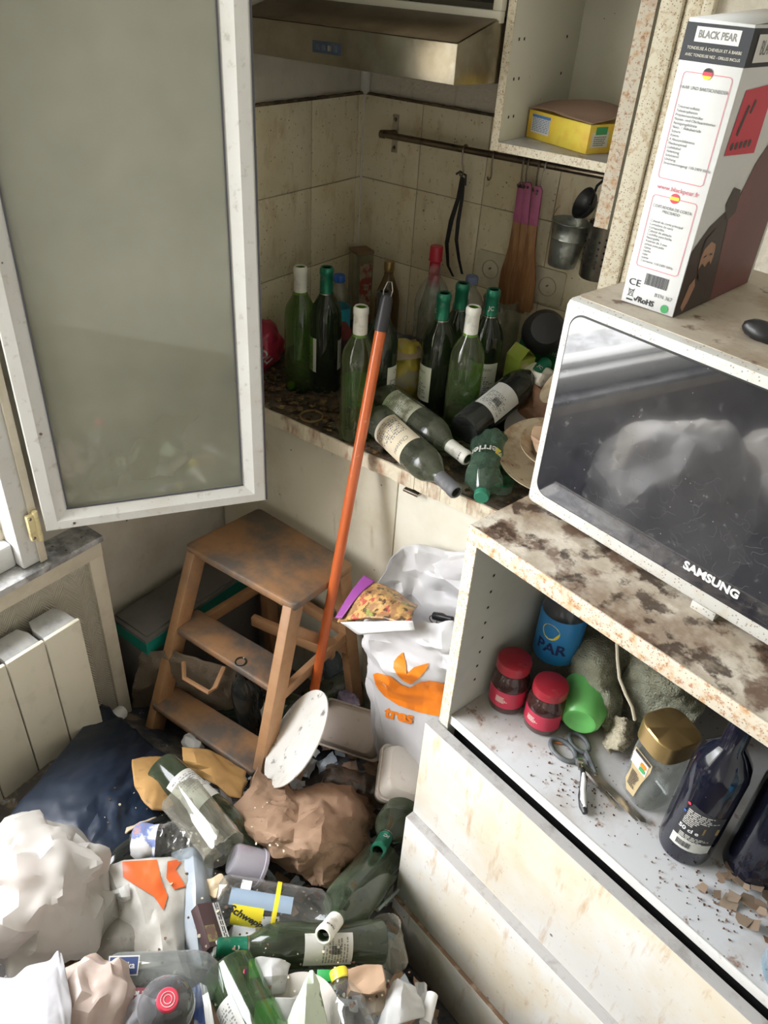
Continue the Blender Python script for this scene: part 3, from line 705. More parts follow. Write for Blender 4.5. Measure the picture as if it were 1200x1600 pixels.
def bar(b, p, q, w):
    p, q = Vector((p[0], p[1], 0)), Vector((q[0], q[1], 0)); d = (q - p).normalized(); s_ = Vector((-d.y, d.x, 0)) * w / 2
    b.faces.new([b.verts.new(v) for v in (p - s_, q - s_, q + s_, p + s_)])
for p, q, w in (((-.004, -.005), (.004, .005), .0005), ((.004, -.005), (-.004, .005), .0005), ((-.003, .003), (-.002, -.004), .0006), ((.003, .003), (.002, -.004), .0006), ((-.0035, .003), (.0035, .003), .0008), ((-.002, -.004), (.002, -.004), .0006), ((-.004, -.0085), (.004, -.0085), .0018)): bar(b, p, q, w)
flat(b, 'waste_bin_mark', m_ink, box, side(.0105, .0135))
# long side: x runs back, y up
LF = Matrix(((0, 0, 1, BW), (1, 0, 0, 0), (0, 1, 0, 0), (0, 0, 0, 1)))
def lside(px, py, d=.0006): return LF @ T(px, py, d)
m_dark = mat('dark_photo_print', (.035, .022, .022), .35); m_maroon = mat('maroon_photo_print', (.17, .045, .05), .35, dirt=[((.08, .02, .025), 9, .4, .7, .7)])
flat(poly_bm([(.0, .0), (.0, .075), (.03, .098), (.085, .118), (.10, .05), (.11, 0)]), 'portrait_shadow', m_dark, box, lside(0, 0))
flat(poly_bm([(.095, 0), (.075, .10), (.105, .155), (.155, .20), (.205, .21), (.205, 0)]), 'clipper_picture', m_maroon, box, lside(0, 0, .0008))
flat(poly_bm([(.07, .098), (.055, .118), (.065, .135), (.085, .13), (.09, .105)]), 'clipper_picture', m_dark, box, lside(0, 0, .0010))
m_skin = mat('printed_skin', (.40, .22, .15), .4)
flat(poly_bm(circ(.017, 24, .047, .060, .023)), 'portrait_face', m_skin, box, lside(0, 0, .0009))
flat(poly_bm([(.012, .010), (.020, .034), (.030, .040), (.036, .030), (.028, .012), (.020, .003)]), 'portrait_hand', m_skin, box, lside(0, 0, .0009))
flat(poly_bm([(.027, .060), (.028, .084), (.045, .092), (.064, .084), (.066, .062), (.060, .074), (.046, .079), (.033, .073)]), 'portrait_hair', m_dark, box, lside(0, 0, .0012))
flat(poly_bm([(.032, .050), (.038, .056), (.047, .050), (.056, .056), (.062, .050), (.056, .038), (.047, .034), (.038, .038)]), 'portrait_beard', m_dark, box, lside(0, 0, .0012))
flat(poly_bm([(.036, .064), (.043, .065), (.043, .063), (.036, .062)]), 'portrait_eye', m_dark, box, lside(0, 0, .0013)); flat(poly_bm([(.051, .065), (.058, .064), (.058, .062), (.051, .063)]), 'portrait_eye', m_dark, box, lside(0, 0, .0013))
flat(poly_bm([(.012, .172), (.02, .232), (.09, .236), (.09, .168)]), 'red_panel', m_redprint, box, lside(0, 0, .0009))
b = bmesh.new(); bar(b, (.028, .19), (.038, .218), .006); bar(b, (.046, .21), (.052, .222), .005)
for i in range(5):
    q = [b.verts.new((.024 + .011 * i + .004 * math.cos(2 * PI * j / 10), .180 + .004 * math.sin(2 * PI * j / 10), 0)) for j in range(10)]; b.faces.new(q)
flat(b, 'accessory_icons', m_dark, box, lside(0, 0, .0012))
flat(poly_bm([(.014, BH - .032), (.014, BH - .008), (.10, BH - .008), (.10, BH - .032)]), 'brand_panel', m_white, box, lside(0, 0, .0009))
text('BLACK PEAR', .018, m_inkgrey, box, lside(.056, BH - .020, .0012), 'brand_lettering', xs=.62, ext=.0001)
g = blob((0, 0, 0), (.022, .016, .010), 3, .004, 40, 3)
g.obj('lump_of_debris', m_blackplastic, None, 'small black object lying on the microwave right of the clipper carton', 'debris', M=T(Zp(1196, 518, 1.452)))
# ---------------- contents of the open shelf ----------------
ZS = .7455
def jar_red(loc, rz, label):
    t = thing('red_lidded_jar', T(loc) @ Rz(rz), label, 'jar', None)
    G().lathe([(0, 0), (.028, 0), (.031, .004), (.031, .058), (.026, .068), (.024, .072), (.024, .078)], 32).obj('glass_body', thin('jam_jar_glass', (.25, .05, .05), (.2, .08, .07), .25, .05, .3), t)
    G().lathe([(0, .003), (.0285, .003), (.0285, .045), (0, .047)], 24).obj('jam', mat('dark_red_jam', (.07, .008, .01), .3), t)
    G().lathe([(.0313, .014), (.0314, .014), (.0314, .046), (.0313, .046)], 24, a0=-2.6, a1=.2).obj('jar_label', mat('crimson_label', (.50, .03, .07), .4), t)
    G().lathe([(0, .094), (.025, .0935), (.0275, .092), (.0285, .088), (.0285, .077), (.027, .0765)], 32).obj('lid', mat('dusty_red_lid', (.36, .02, .035), .38, dirt=[((.5, .35, .3), 30, .55, .8, .35)]), t)
    g = G(); M_ = T(0, 0, 0)
    b = lines_bm(5, .022, .012, 3)
    for v in b.verts: a = -1.45 + v.co.x / .0316; v.co = Vector((.0317 * math.cos(a), .0317 * math.sin(a), .030 + v.co.y))
    g.bm = b; g.obj('label_print', m_paper, t, smooth=0, nrm=False)
    return t
j1 = jar_red(Zp(790, 1096, ZS), 0, 'tall red-lidded jam jar nearest the side panel, behind the other jam jar')
j2 = jar_red(Zp(846, 1128, ZS), -20, 'red-lidded jam jar with a crimson label between the rear jar and the green cup')
j1.scale = (1.0, 1.0, 1.12)
def bottle_pts(): pass
# blue bottle
bl = thing('washing_liquid_bottle', T(Zp(855, 1062, ZS)) @ Rz(-40), 'bright blue labelled bottle standing at the back of the open shelf', 'bottle')
G().lathe([(0, 0), (.034, 0), (.038, .005), (.038, .05), (.036, .055), (.038, .06), (.038, .17), (.034, .19), (.016, .215), (.014, .23)], 32).obj('bottle_body', thin('clear_pet', (.88, .90, .90), (.5, .5, .48), .07, .05, .35), bl)
G().lathe([(.0384, .075), (.0388, .076), (.0388, .168), (.0384, .169)], 32).obj('label', mat('blue_label', (.03, .25, .60), .35), bl)
def wrap(b, R, a0, z0):
    for v in b.verts: a = a0 + v.co.x / R; v.co = Vector((R * math.cos(a), R * math.sin(a), z0 + v.co.y))
    g = G(); g.bm = b; return g
wrap(text_bm('PAR', .030, 1, .0008), .0392, -.80, .108).obj('label_lettering', mat('navy_print', (.02, .03, .12), .4), bl, smooth=0, nrm=False)
b = poly_bm(circ(.016, 28)); bmesh.ops.triangulate(b, faces=b.faces); wrap(b, .0391, -.95, .142).obj('yellow_spot', m_yellow, bl, smooth=0, nrm=False)
G().lathe([(0, .25), (.014, .25), (.016, .246), (.016, .226), (0, .226)], 24).obj('cap', m_blue, bl)
# towels
m_towel = mat('grey_green_towelling', (.42, .43, .32), .95, dirt=[((.24, .22, .13), 12, .45, .7, .8), ((.52, .53, .42), 60, .45, .65, .5)], bump=1.0, bscale=320)
def clothblob(name, rows, label, cat, m, thick=.006, amp=.008, sc=26, seed=1, parts=None, nu=46, fold=.7):
    return sheet(rows, nu, nu, amp, sc, seed, fold).obj(name, m, None, label, cat, solid=thick, smooth=60)
UL = lambda x, y, z: Mu @ Vector((x, y, z))
MuI = Mu.inverted()
def UP(px, py, ly):
    o = MuI @ CC; r = MuI.to_3x3() @ ray(px, py); return Mu @ (o + r * ((ly - o.y) / r.y))
clothblob('towel', [[UP(880, 975, .27), UP(915, 975, .25), UP(960, 1000, .25), UP(1000, 1020, .27)],
                    [UP(862, 1010, .25), UP(900, 1015, .20), UP(945, 1030, .19), UP(975, 1040, .25)],
                    [UP(862, 1045, .24), UP(895, 1055, .19), UP(935, 1065, .175), UP(968, 1065, .24)],
                    [UP(880, 1080, .22), UP(915, 1090, .20), UP(945, 1090, .17), UP(968, 1090, .21)],
                    [UP(918, 1098, .20), UP(935, 1118, .19), UP(950, 1138, .17), UP(968, 1120, .20)]],
          'crumpled grey-green towel draped behind the green cup in the open shelf', 'towel', m_towel, seed=3)
clothblob('towel', [[UP(985, 1015, .25), UP(1015, 1025, .24), UP(1060, 1050, .24), UP(1110, 1085, .27)],
                    [UP(975, 1050, .24), UP(1010, 1060, .21), UP(1050, 1075, .21), UP(1100, 1110, .25)],
                    [UP(972, 1090, .24), UP(1000, 1100, .22), UP(1030, 1110, .22), UP(1075, 1130, .25)],
                    [UP(975, 1140, .24), UP(1000, 1145, .23), UP(1025, 1150, .23), UP(1060, 1160, .25)]],
          'second grey-green towel bunched behind the gold-lidded jar', 'towel', m_towel, seed=8)
clothblob('cleaning_rag', [[UP(945, 1130, .20), UP(975, 1120, .17), UP(985, 1130, .19)], [UP(945, 1155, .17), UP(970, 1150, .14), UP(985, 1155, .17)], [UP(945, 1170, .14), UP(965, 1172, .13), UP(975, 1172, .14)]],
          'small beige rag lying between the green cup and the gold-lidded jar', 'cloth', mat('beige_rag', (.50, .45, .33), .95, dirt=[((.25, .2, .13), 25, .45, .65, .7)], bump=.8, bscale=250), amp=.008, sc=40, seed=4)
G().tube([UP(964, 1005, .175), UP(965, 1030, .165), UP(968, 1060, .155), UP(978, 1085, .15), UP(988, 1105, .15), UP(992, 1125, .15)], .0028, 8).obj('cord', mat('cream_cord', (.55, .50, .38), .7), None, 'cream cord hanging over the towels in the open shelf', 'cord')
# green cup lying with its base to the camera
m_gcup = mat('translucent_green_plastic', (.16, .52, .14), .3, sub=.4, dirt=[((.25, .5, .22), 20, .5, .8, .4)])
cb = Zp(905, 1128, .788)
cup = thing('green_cup', aim(cb, cb + (Vector((-.15, .70, .06))), 0), 'bright green plastic cup tipped over, base forwards, in front of the towel', 'cup')
cup['label'] = 'bright green plastic cup tipped over in front of the towel'
G().lathe([(0, .004), (.016, .003), (.021, .0), (.026, .0), (.032, .006), (.036, .02), (.040, .05), (.041, .07), (.0385, .07), (.033, .02), (0, .012)], 40).obj('cup_body', m_gcup, cup)
g = G()
for i in range(30):
    a = i * .21; g.box(.039, .0415, -.0008, .0008, .02, .068, 0, M=Rz(math.degrees(a)) )
g.bm.free()
# scissors
sc_ = thing('scissors', T(Zp(880, 1172, ZS + .004)) @ Rz(-18), 'scissors with dark grey handles lying flat beside the green cup', 'scissors')
def ringtube(rx, ry, r, n=28): return [(rx * math.cos(2 * PI * i / n), ry * math.sin(2 * PI * i / n), 0) for i in range(n + 1)]
m_sgrey = mat('dark_grey_handle', (.09, .10, .11), .5, dirt=[((.2, .2, .17), 30, .5, .7, .5)])
G().tube(ringtube(.024, .015, 0), .0042, 10, cap=False, M=T(0, 0, 0)).tube([(.022, .002, 0), (.045, .004, 0), (.06, .006, .001)], [.005, .0055, .004], 8).obj('handle_loop', m_sgrey, sc_)
G().tube(ringtube(.020, .013, 0), .004, 10, cap=False, M=T(.004, .032, .001) @ Rz(-12)).tube([(.022, .028, .001), (.042, .018, .001), (.06, .009, .001)], [.005, .005, .004], 8).obj('handle_loop', m_sgrey, sc_)
G().prism([(.05, .002), (.06, .012), (.155, .012), (.16, .008), (.155, .003)], .0, .0016).prism([(.05, .012), (.06, .001), (.15, -.004), (.152, .0), (.062, .012)], .002, .0036).lathe([(0, 0), (.003, 0), (.003, .005), (0, .006)], 12, M=T(.062, .008, 0)).obj('blade', m_chrome, sc_)
# peeler / tin opener
pa, pb, pc = Zp(915, 1272, ZS + .005), Zp(906, 1190, ZS + .008), Zp(962, 1262, ZS + .006)
po = thing('can_opener', T(pb), 'small opener with a white and black grip and a steel arm on the shelf front', 'opener')
d = (pa - pb)
G().tube([d * t + Vector((0, 0, .001)) + Vector((.004 * math.sin(t * 6), 0, 0)) for t in (.12, .3, .5, .7, .9, 1.0)], [.003, .0052, .0056, .0058, .0064, .004], 12).obj('grip', m_blackplastic, po)
G().tube([d * t + Vector((.003 * math.sin(t * 6), .0, .0048)) for t in (.25, .4, .6, .8, .93)], [.0025, .0042, .0044, .0048, .003], 10).obj('grip_insert', m_white, po)
e = (pc - pb)
G().tube([e * t for t in (-.04, 0, .3, .6, 1.0)], [.004, .0045, .004, .0035, .0025], 4).obj('steel_arm', m_chrome, po)
G().lathe([(0, -.004), (.006, -.004), (.006, .004), (0, .004)], 16, M=aim((0, 0, 0), d) @ Ry(90)).tube([(0, 0, 0), d * .15], .004, 8).obj('pivot', m_chrome, po)
# coffee jar with gold lid
cj = thing('coffee_jar', T(Zp(1008, 1238, ZS)) @ Rz(-32), 'empty coffee jar with a gold lid and beige label beside the dark bottle', 'jar')
def squarish(e=3.2):
    def f(p, a):
        r = (abs(math.cos(a)) ** e + abs(math.sin(a)) ** e) ** (-1 / e); return Vector((p.x * r * .92, p.y * r * .92, p.z))
    return f
sqf = squarish()
G().lathe([(0, .002), (.030, 0), (.034, .004), (.035, .02), (.036, .09), (.034, .106), (.031, .112), (.031, .118)], 48, fx=sqf).obj('glass_body', thin('jar_glass', (.80, .82, .80), (.4, .4, .37), .12, .05, .45), cj)
G().lathe([(.0315, .113), (.0335, .1135), (.0335, .117), (.0315, .1175)], 48, fx=sqf).obj('neck_ring', m_white, cj)
m_gold = mat('gold_lid', (.52, .36, .15), .34, metal=.85, dirt=[((.26, .20, .09), 8, .4, .7, .7)])
G().lathe([(0, .152), (.036, .152), (.0385, .150), (.0385, .1185), (.036, .1175)], 48, fx=sqf).obj('lid', m_gold, cj)
m_beigel = mat('beige_gold_label', (.46, .36, .20), .4)
def onface(b, y0=.0368):
    # local face looking towards -y
    for v in b.verts: v.co = Vector((v.co.x, -.0362 + .0012 * (abs(v.co.x) / .02) ** 2 * 1.2, v.co.y))
    g = G(); g.bm = b; return g
b = poly_bm([(-.017, .104), (.020, .104), (.021, .09), (.014, .055), (.010, .020), (-.006, .018), (-.015, .034), (-.012, .062), (-.019, .09)]); onface(b).obj('label', m_beigel, cj, smooth=0, nrm=False)
b = poly_bm([(-.017, .096), (.016, .096), (.016, .073), (-.017, .073)]); b.transform(T(0, 0, 0)); g = onface(b); g.bm.transform(T(0, -.0005, 0)); g.obj('white_panel', m_white, cj, smooth=0, nrm=False)
for (x, z, c) in ((.008, .089, m_orange), (.008, .080, m_green_print)):
    b = poly_bm([(x - .006, z - .0038), (x + .004, z - .0038), (x + .007, z), (x + .004, z + .0038), (x - .006, z + .0038)]); g = onface(b); g.bm.transform(T(0, -.001, 0)); g.obj('score_badge', c, cj, smooth=0, nrm=False)
b = lines_bm(10, .018, .034, 4); b.transform(T(0, .048, 0)); g = onface(b); g.bm.transform(T(0, -.0006, 0)); g.obj('small_print', m_ink, cj, smooth=0, nrm=False)
b = poly_bm([(-.015, .1025), (.018, .1025), (.018, .0975), (-.015, .0975)]); g = onface(b); g.bm.transform(T(0, -.0006, 0)); g.obj('dark_strip', m_ink, cj, smooth=0, nrm=False)
# dark bottle
m_darkglass = mat('near_black_glass', (.006, .007, .016), .10, spec=.5, coat=.2, dirt=[((.07, .07, .06), 14, .6, .9, .25)], spots=[((.3, .3, .27), 160, .10, .6, .8)])
db = thing('dark_bottle', T(Zp(1068, 1318, ZS)) @ Rz(-20), 'large almost black bottle with a torn black and white label in the open shelf', 'bottle')
G().lathe([(0, .004), (.030, 0), (.036, .004), (.0375, .012), (.0375, .155), (.0375, .175), (.034, .195), (.022, .215), (.0155, .225), (.0148, .27), (.0165, .272), (.0165, .285), (.0135, .287)], 48).obj('bottle_body', m_darkglass, db)
A0 = -PI / 2 + math.radians(20) + .25
g = G()
b = poly_bm([(-.030, .0), (.026, .0), (.026, .018), (.012, .020), (-.012, .022), (-.030, .020)])
bmesh.ops.triangulate(b, faces=b.faces); bmesh.ops.subdivide_edges(b, edges=b.edges, cuts=5, use_grid_fill=True); wrap(b, .0379, A0, .036).obj('pale_label_foot', m_papergrey, db, smooth=0, nrm=False)
b = poly_bm([(-.030, .020), (.026, .018), (.030, .078), (-.020, .092), (-.028, .060)])
bmesh.ops.triangulate(b, faces=b.faces); bmesh.ops.subdivide_edges(b, edges=b.edges, cuts=5, use_grid_fill=True); wrap(b, .0378, A0, .036).obj('black_label', m_ink, db, smooth=0, nrm=False)
wrap(lines_bm(5, .046, .018, 11), .0382, A0, .108).obj('small_print', m_papergrey, db, smooth=0, nrm=False)
wrap(lines_bm(4, .044, .012, 12), .0382, A0, .062).obj('small_print', m_papergrey, db, smooth=0, nrm=False)
wrap(lines_bm(4, .022, .014, 15), .0382, A0 - .35, .092).obj('small_print', m_papergrey, db, smooth=0, nrm=False)
wrap(text_bm('50 cl e', .0105, 1, .0003), .0383, A0 - .33, .0775).obj('volume_lettering', m_white, db, smooth=0, nrm=False)
wrap(bars_bm(.020, .011, 6, 12), .0384, A0 - .30, .047).obj('barcode', m_ink, db, smooth=0, nrm=False)
b = poly_bm([(-.011, -.007), (.011, -.007), (.011, .006), (-.011, .006)]); wrap(b, .0384, A0 + .42, .086).obj('gold_panel', m_gold, db, smooth=0, nrm=False)
b = poly_bm(circ(.0025, 12)); wrap(b, .0384, A0 - .66, .124).obj('red_dot', m_redprint, db, smooth=0, nrm=False)
b = poly_bm(circ(.002, 12)); wrap(b, .0384, A0 - .70, .107).obj('blue_dot', m_blue, db, smooth=0, nrm=False)
db2 = thing('dark_bottle', T(UL(.475, .150, ZS)), 'second almost black bottle half hidden to the right behind the labelled one', 'bottle')
G().lathe([(0, .004), (.034, 0), (.040, .004), (.040, .175), (.034, .20), (.0155, .235), (.0155, .30)], 40).obj('bottle_body', m_darkglass, db2)
wrap(poly_bm([(-.003, 0), (.003, 0), (.003, .10), (-.003, .11)]), .0404, -.15, .05).obj('label_edge', m_papergrey, db2, smooth=0, nrm=False)
bx = thing('stained_carton', T(UL(.60, .20, ZS)), 'brown stained carton at the right end of the open shelf behind the water bottle', 'carton')
G().box(-.05, .05, -.03, .03, 0, .17, .002).obj('carton_body', mat('stained_brown_card', (.34, .27, .2), .8, dirt=[((.16, .1, .07), 10, .4, .7, .7)]), bx)
# water bottle at the right edge
def pet_prof(R, h, ribs=8, neck=.013):
    p = [(0, .008), (R * .5, .002), (R * .85, 0), (R, R * .3)]
    zt = h * .66; n = ribs * 4
    for i in range(n + 1):
        z = R * .35 + (zt - R * .35) * i / n; p.append((R - .0018 * (1 - abs(math.cos(PI * i / 4))), z))
    p += [(R, h * .69), (R * .93, h * .76), (R * .7, h * .84), (neck * 1.25, h * .90), (neck, h * .915), (neck, h * .935), (neck * 1.25, h * .94), (neck * 1.25, h * .948), (neck, h * .95), (neck, h * .985)]
    return p
m_petblue = thin('blue_tinted_pet', (.70, .86, .93), (.45, .55, .62), .10, .04, .40)
m_pet = MATS['clear_pet']
pw = thing('water_bottle', T(UL(.585, .045, ZS)) @ Rz(-10), 'clear ribbed blue-tinted water bottle at the right edge of the shelf front', 'bottle')
G().lathe(pet_prof(.040, .21, 6), 40).obj('bottle_body', m_petblue, pw)
G().lathe([(.0404, .085), (.0406, .086), (.0406, .125), (.0404, .126)], 36).obj('label', mat('sky_blue_label', (.10, .42, .75), .35), pw)
G().lathe([(0, .218), (.015, .218), (.016, .215), (.016, .20), (0, .20)], 24).obj('cap', m_blue, pw)
# debris on the shelf
def flakes(name, pts, n, smin, smax, m, label=None, cat='debris', seed=1, zf=None, parent=None, thick=.5):
    r = random.Random(seed); g = G()
    for i in range(n):
        c = pts(r); s_ = r.uniform(smin, smax); k = r.randint(4, 7)
        P = [(s_ * r.uniform(.5, 1) * math.cos(2 * PI * j / k), s_ * r.uniform(.35, 1) * math.sin(2 * PI * j / k)) for j in range(k)]
        g.prism(P, -s_ * .1 * thick, s_ * .25 * thick, M=T(c) @ Rz(r.uniform(0, 360)) @ Rx(r.uniform(-25, 25)) @ Ry(r.uniform(-25, 25)))
    return g.obj(name, m, parent, label, cat, kind='stuff', smooth=0)
m_peel = mat('dried_onion_skin', (.25, .19, .135), .7, dirt=[((.28, .16, .09), 30, .4, .65, .7)])
m_crumb = mat('dark_crumbs', (.07, .035, .02), .8, dirt=[((.2, .1, .05), 60, .4, .6, .6)])
flakes('dried_peelings', lambda r: UL(.44 + .15 * r.random(), .06 + .11 * r.random(), ZS + .002 + .014 * r.random()), 60, .008, .020, m_peel, 'heap of dried brownish peelings right of the dark bottle', 'peelings', 3, thick=.12)
flakes('dark_crumbs', lambda r: UL(r.choice((r.gauss(.24, .04), r.gauss(.47, .05))), min(.2, max(.012, r.gauss(.06, .02))), ZS + .0012), 170, .0008, .0032, m_crumb, 'dark crumbs scattered over the shelf front', 'crumbs', 7)
G().prism([(0, 0), (.022, .002), (.024, .008), (.006, .010)], 0, .002).obj('orange_scrap', mat('rust_scrap', (.42, .15, .04), .7), None, 'small rust-orange scrap left of the scissors', 'scrap', M=T(Zp(857, 1160, ZS + .001)) @ Rz(20))
# ---------------- rail and what hangs on it ----------------
ra, rb = Yp(597, 210, -.05), Yp(942, 270, -.05); ra.z = 1.404; rb.z = 1.412; rb.x = .80
rail = thing('kitchen_rail', T(ra.x, 0, 1.36), 'tarnished steel rod rail screwed to the tiles below the wall cupboard', 'rail')
G().tube([ra, rb], .0078, 16, M=inv(rail)).obj('rod', m_darkmetal, rail)
G().lathe([(.0, 0), (.0095, 0), (.0098, .004), (.0095, .012), (.0, .012)], 20, M=inv(rail) @ aim(ra - (rb - ra).normalized() * .004, rb)).obj('end_cap', m_darkmetal, rail)
bq = Yp(618, 208, -.010)
G().box(bq.x - .0085, bq.x + .0085, -.0125, -.0095, bq.z - .045, bq.z + .043, .001, M=inv(rail)).obj('wall_plate', m_chrome, rail)
G().tube([(bq.x, -.010, 1.403), (bq.x - .004, -.03, 1.404), (bq.x - .010, -.05, 1.405)], [.009, .0085, .0095], 12, M=inv(rail)).obj('bracket_arm', m_darkmetal, rail)
g = G()
for z in (bq.z - .033, bq.z + .031): g.lathe([(0, 0), (.0045, 0), (.0035, .002), (0, .0025)], 14, M=inv(rail) @ T(bq.x, -.0125, z) @ Rx(90))
g.obj('screw', m_darkmetal, rail)
def shook(px, py_top, drop, label, tilt=0, m=None, sp=1.0):
    c = Yp(px, py_top, -.05); zc = 1.404 + (c.x - ra.x) / (rb.x - ra.x) * .008
    t = thing('s_hook', T(c.x, -.05, zc), label, 'hook', 'hooks on the rail')
    R1 = .0102; pts = []
    for i in range(11):
        a = math.radians(200 - 20 * i); pts.append((0, -R1 * -math.cos(a) * -1, R1 * math.sin(a)))
    pts = [(0, R1 * math.cos(math.radians(a)), R1 * math.sin(math.radians(a))) for a in range(-20, 181, 20)]
    pts += [(tilt * .5 * drop, -R1 * 1.0, -drop * .5), (tilt * drop, -R1 * .7, -drop * .85)]
    R2 = .008 * sp
    pts += [(tilt * drop + 0 * 1, -R1 * .7 - R2 + R2 * math.cos(math.radians(a)), -drop * .9 - R2 * math.sin(math.radians(a))) for a in range(0, 181, 20)]
    G().tube(pts, .0022, 8).obj('wire', m or m_darkmetal, t)
    return t
shook(727, 232, .052, 'dark wire hook carrying the black tongs, leftmost on the rail', .12)
shook(774, 242, .048, 'dark empty wire hook between the black tongs and the pink-handled spatulas', .0)
shook(822, 250, .050, 'dark wire hook carrying the left pink-handled spatula', .0)
shook(829, 251, .050, 'dark wire hook carrying the middle pink-handled spatula', .0)
shook(846, 254, .052, 'dark wire hook behind the bright one, carrying the right pink-handled spatula', .0)
shook(856, 256, .058, 'bright steel wire hook carrying the small zinc bucket', -.10, m_chrome)
# black tongs
tk = Yp(722, 276, -.055); tb = Yp(708, 425, -.045)
tg = thing('kitchen_tongs', T(tk), 'black plastic tongs hanging from the first hook on the rail', 'tongs')
def Lc(p): return p - tk
P1 = [tk, Yp(716, 310, -.055), Yp(705, 345, -.052), Yp(698, 380, -.05), Yp(700, 415, -.048), Yp(708, 432, -.045)]
P2 = [Yp(725, 278, -.055), Yp(722, 310, -.055), Yp(716, 345, -.055), Yp(713, 375, -.055), Yp(717, 405, -.05), Yp(722, 428, -.045)]
def strap(P, w, t=.003):
    g = G(); n = len(P); vs = []; fs = []
    for i, p in enumerate(P):
        ww = w[i] if isinstance(w, list) else w
        for dx, dy in ((-ww, -t), (ww, -t), (ww, t), (-ww, t)): vs.append((p.x + dx / 2, p.y + dy / 2, p.z))
    for i in range(n - 1):
        for k in range(4): k2 = (k + 1) % 4; fs.append((i * 4 + k, i * 4 + k2, (i + 1) * 4 + k2, (i + 1) * 4 + k))
    fs += [(3, 2, 1, 0), (4 * n - 4, 4 * n - 3, 4 * n - 2, 4 * n - 1)]
    return g.add([Vector(v) - tk for v in vs], fs)
strap(P1, [.008, .010, .012, .010, .007, .005]).obj('tong_arm', m_blackplastic, tg)
strap(P2, [.006, .008, .010, .009, .007, .006]).obj('tong_arm', m_blackplastic, tg)
G().tube([Lc(Yp(713, 272, -.055)), Lc(Yp(719, 268, -.055)), Lc(Yp(728, 274, -.055)), Lc(Yp(727, 290, -.055))], .0028, 8).obj('hinge_loop', m_blackplastic, tg)
# spatulas: pink handle, wooden blade
m_pink = mat('worn_pink_paint', (.44, .12, .25), .5, dirt=[((.25, .06, .12), 20, .5, .7, .6), ((.6, .4, .42), 60, .62, .75, .5)])
m_spw = mat('oiled_brown_wood', (.38, .18, .075), .5, dirt=[((.16, .07, .03), 7, .45, .7, .8, (3, 3, .5)), ((.5, .28, .12), 30, .5, .7, .5, (4, 4, .3))])
def spatula(top, mid, bot, wh, wb, label, y=-.055):
    a, b_, c = Yp(*top, y), Yp(*mid, y + .005), Yp(*bot, y + .02)
    t = thing('wooden_spatula', T(a), label, 'spatula', None)
    o_ = a; ax = (b_ - a).normalized(); F = frame((0, 0, 0), (ax.cross(Vector((0, -1, 0)))), -ax)
    sd = Vector((1, 0, 0)); sd = (sd - ax * sd.dot(ax)).normalized(); Fz = sd.cross(-ax)
    F = Matrix((sd, -ax, Fz)).transposed().to_4x4()
    L1 = (b_ - a).length; L2 = (c - a).length
    n = []
    pts = [(-wh * .42, .0), (-wh * .5, -.006), (-wh * .5, -L1)]
    G().prism([(-wh * .3, .004), (wh * .3, .004), (wh * .5, -.004), (wh * .52, -L1), (-wh * .52, -L1), (-wh * .5, -.004)], -.003, .003, M=F, bev=.001).obj('pink_handle', m_pink, t)
    G().prism([(-wh * .52, -L1), (wh * .52, -L1), (wh * .6, -L1 - (L2 - L1) * .3), (wb * .46, -L1 - (L2 - L1) * .6), (wb * .5, -L2 + .012), (wb * .40, -L2), (-wb * .40, -L2), (-wb * .5, -L2 + .012), (-wb * .46, -L1 - (L2 - L1) * .6), (-wh * .6, -L1 - (L2 - L1) * .3)], -.0025, .0025, M=F, bev=.0008).obj('wooden_blade', m_spw, t)
    G().lathe([(0, -.0035), (.003, -.0035), (.003, .0035), (0, .0035)], 12, M=F @ T(0, -.006, 0)).obj('hanging_hole', m_black, t)
spatula((816, 287), (808, 347), (787, 474), .020, .056, 'left wooden spatula with a pink handle, partly behind the others', -.050)
spatula((826, 288), (820, 350), (800, 484), .018, .050, 'middle wooden spatula with a pink handle', -.058)
spatula((841, 294), (833, 352), (815, 484), .022, .058, 'right wooden spatula with a pink handle and scorched blade nearest the zinc bucket', -.066)
# zinc bucket
bt, bb = Yp(881, 335, -.075), Yp(876, 412, -.07)
bk = thing('zinc_bucket', T(bb.x, -.065, bb.z - .004) @ Ry(3), 'small galvanised zinc bucket hanging from the rail, right of the spatulas', 'bucket')
BHh = .098
G().lathe([(0, .002), (.030, .002), (.0315, 0), (.0325, .002), (.036, BHh * .45), (.0378, BHh * .62), (.0388, BHh * .64), (.0382, BHh * .66), (.0425, BHh - .002), (.0445, BHh), (.0432, BHh + .002), (.0415, BHh), (.037, BHh * .6), (.031, .004), (0, .005)], 48).obj('bucket_body', m_galv, bk)
G().tube([(-.043, .0, BHh - .006), (-.045, -.004, BHh + .006), (-.040, -.003, BHh + .02), (-.036, .0, BHh + .026)], .0013, 6).obj('wire_handle', m_chrome, bk)
G().lathe([(0, BHh * .55), (.036, BHh * .55)], 32).obj('water', mat('murky_water', (.10, .11, .09), .15), bk)
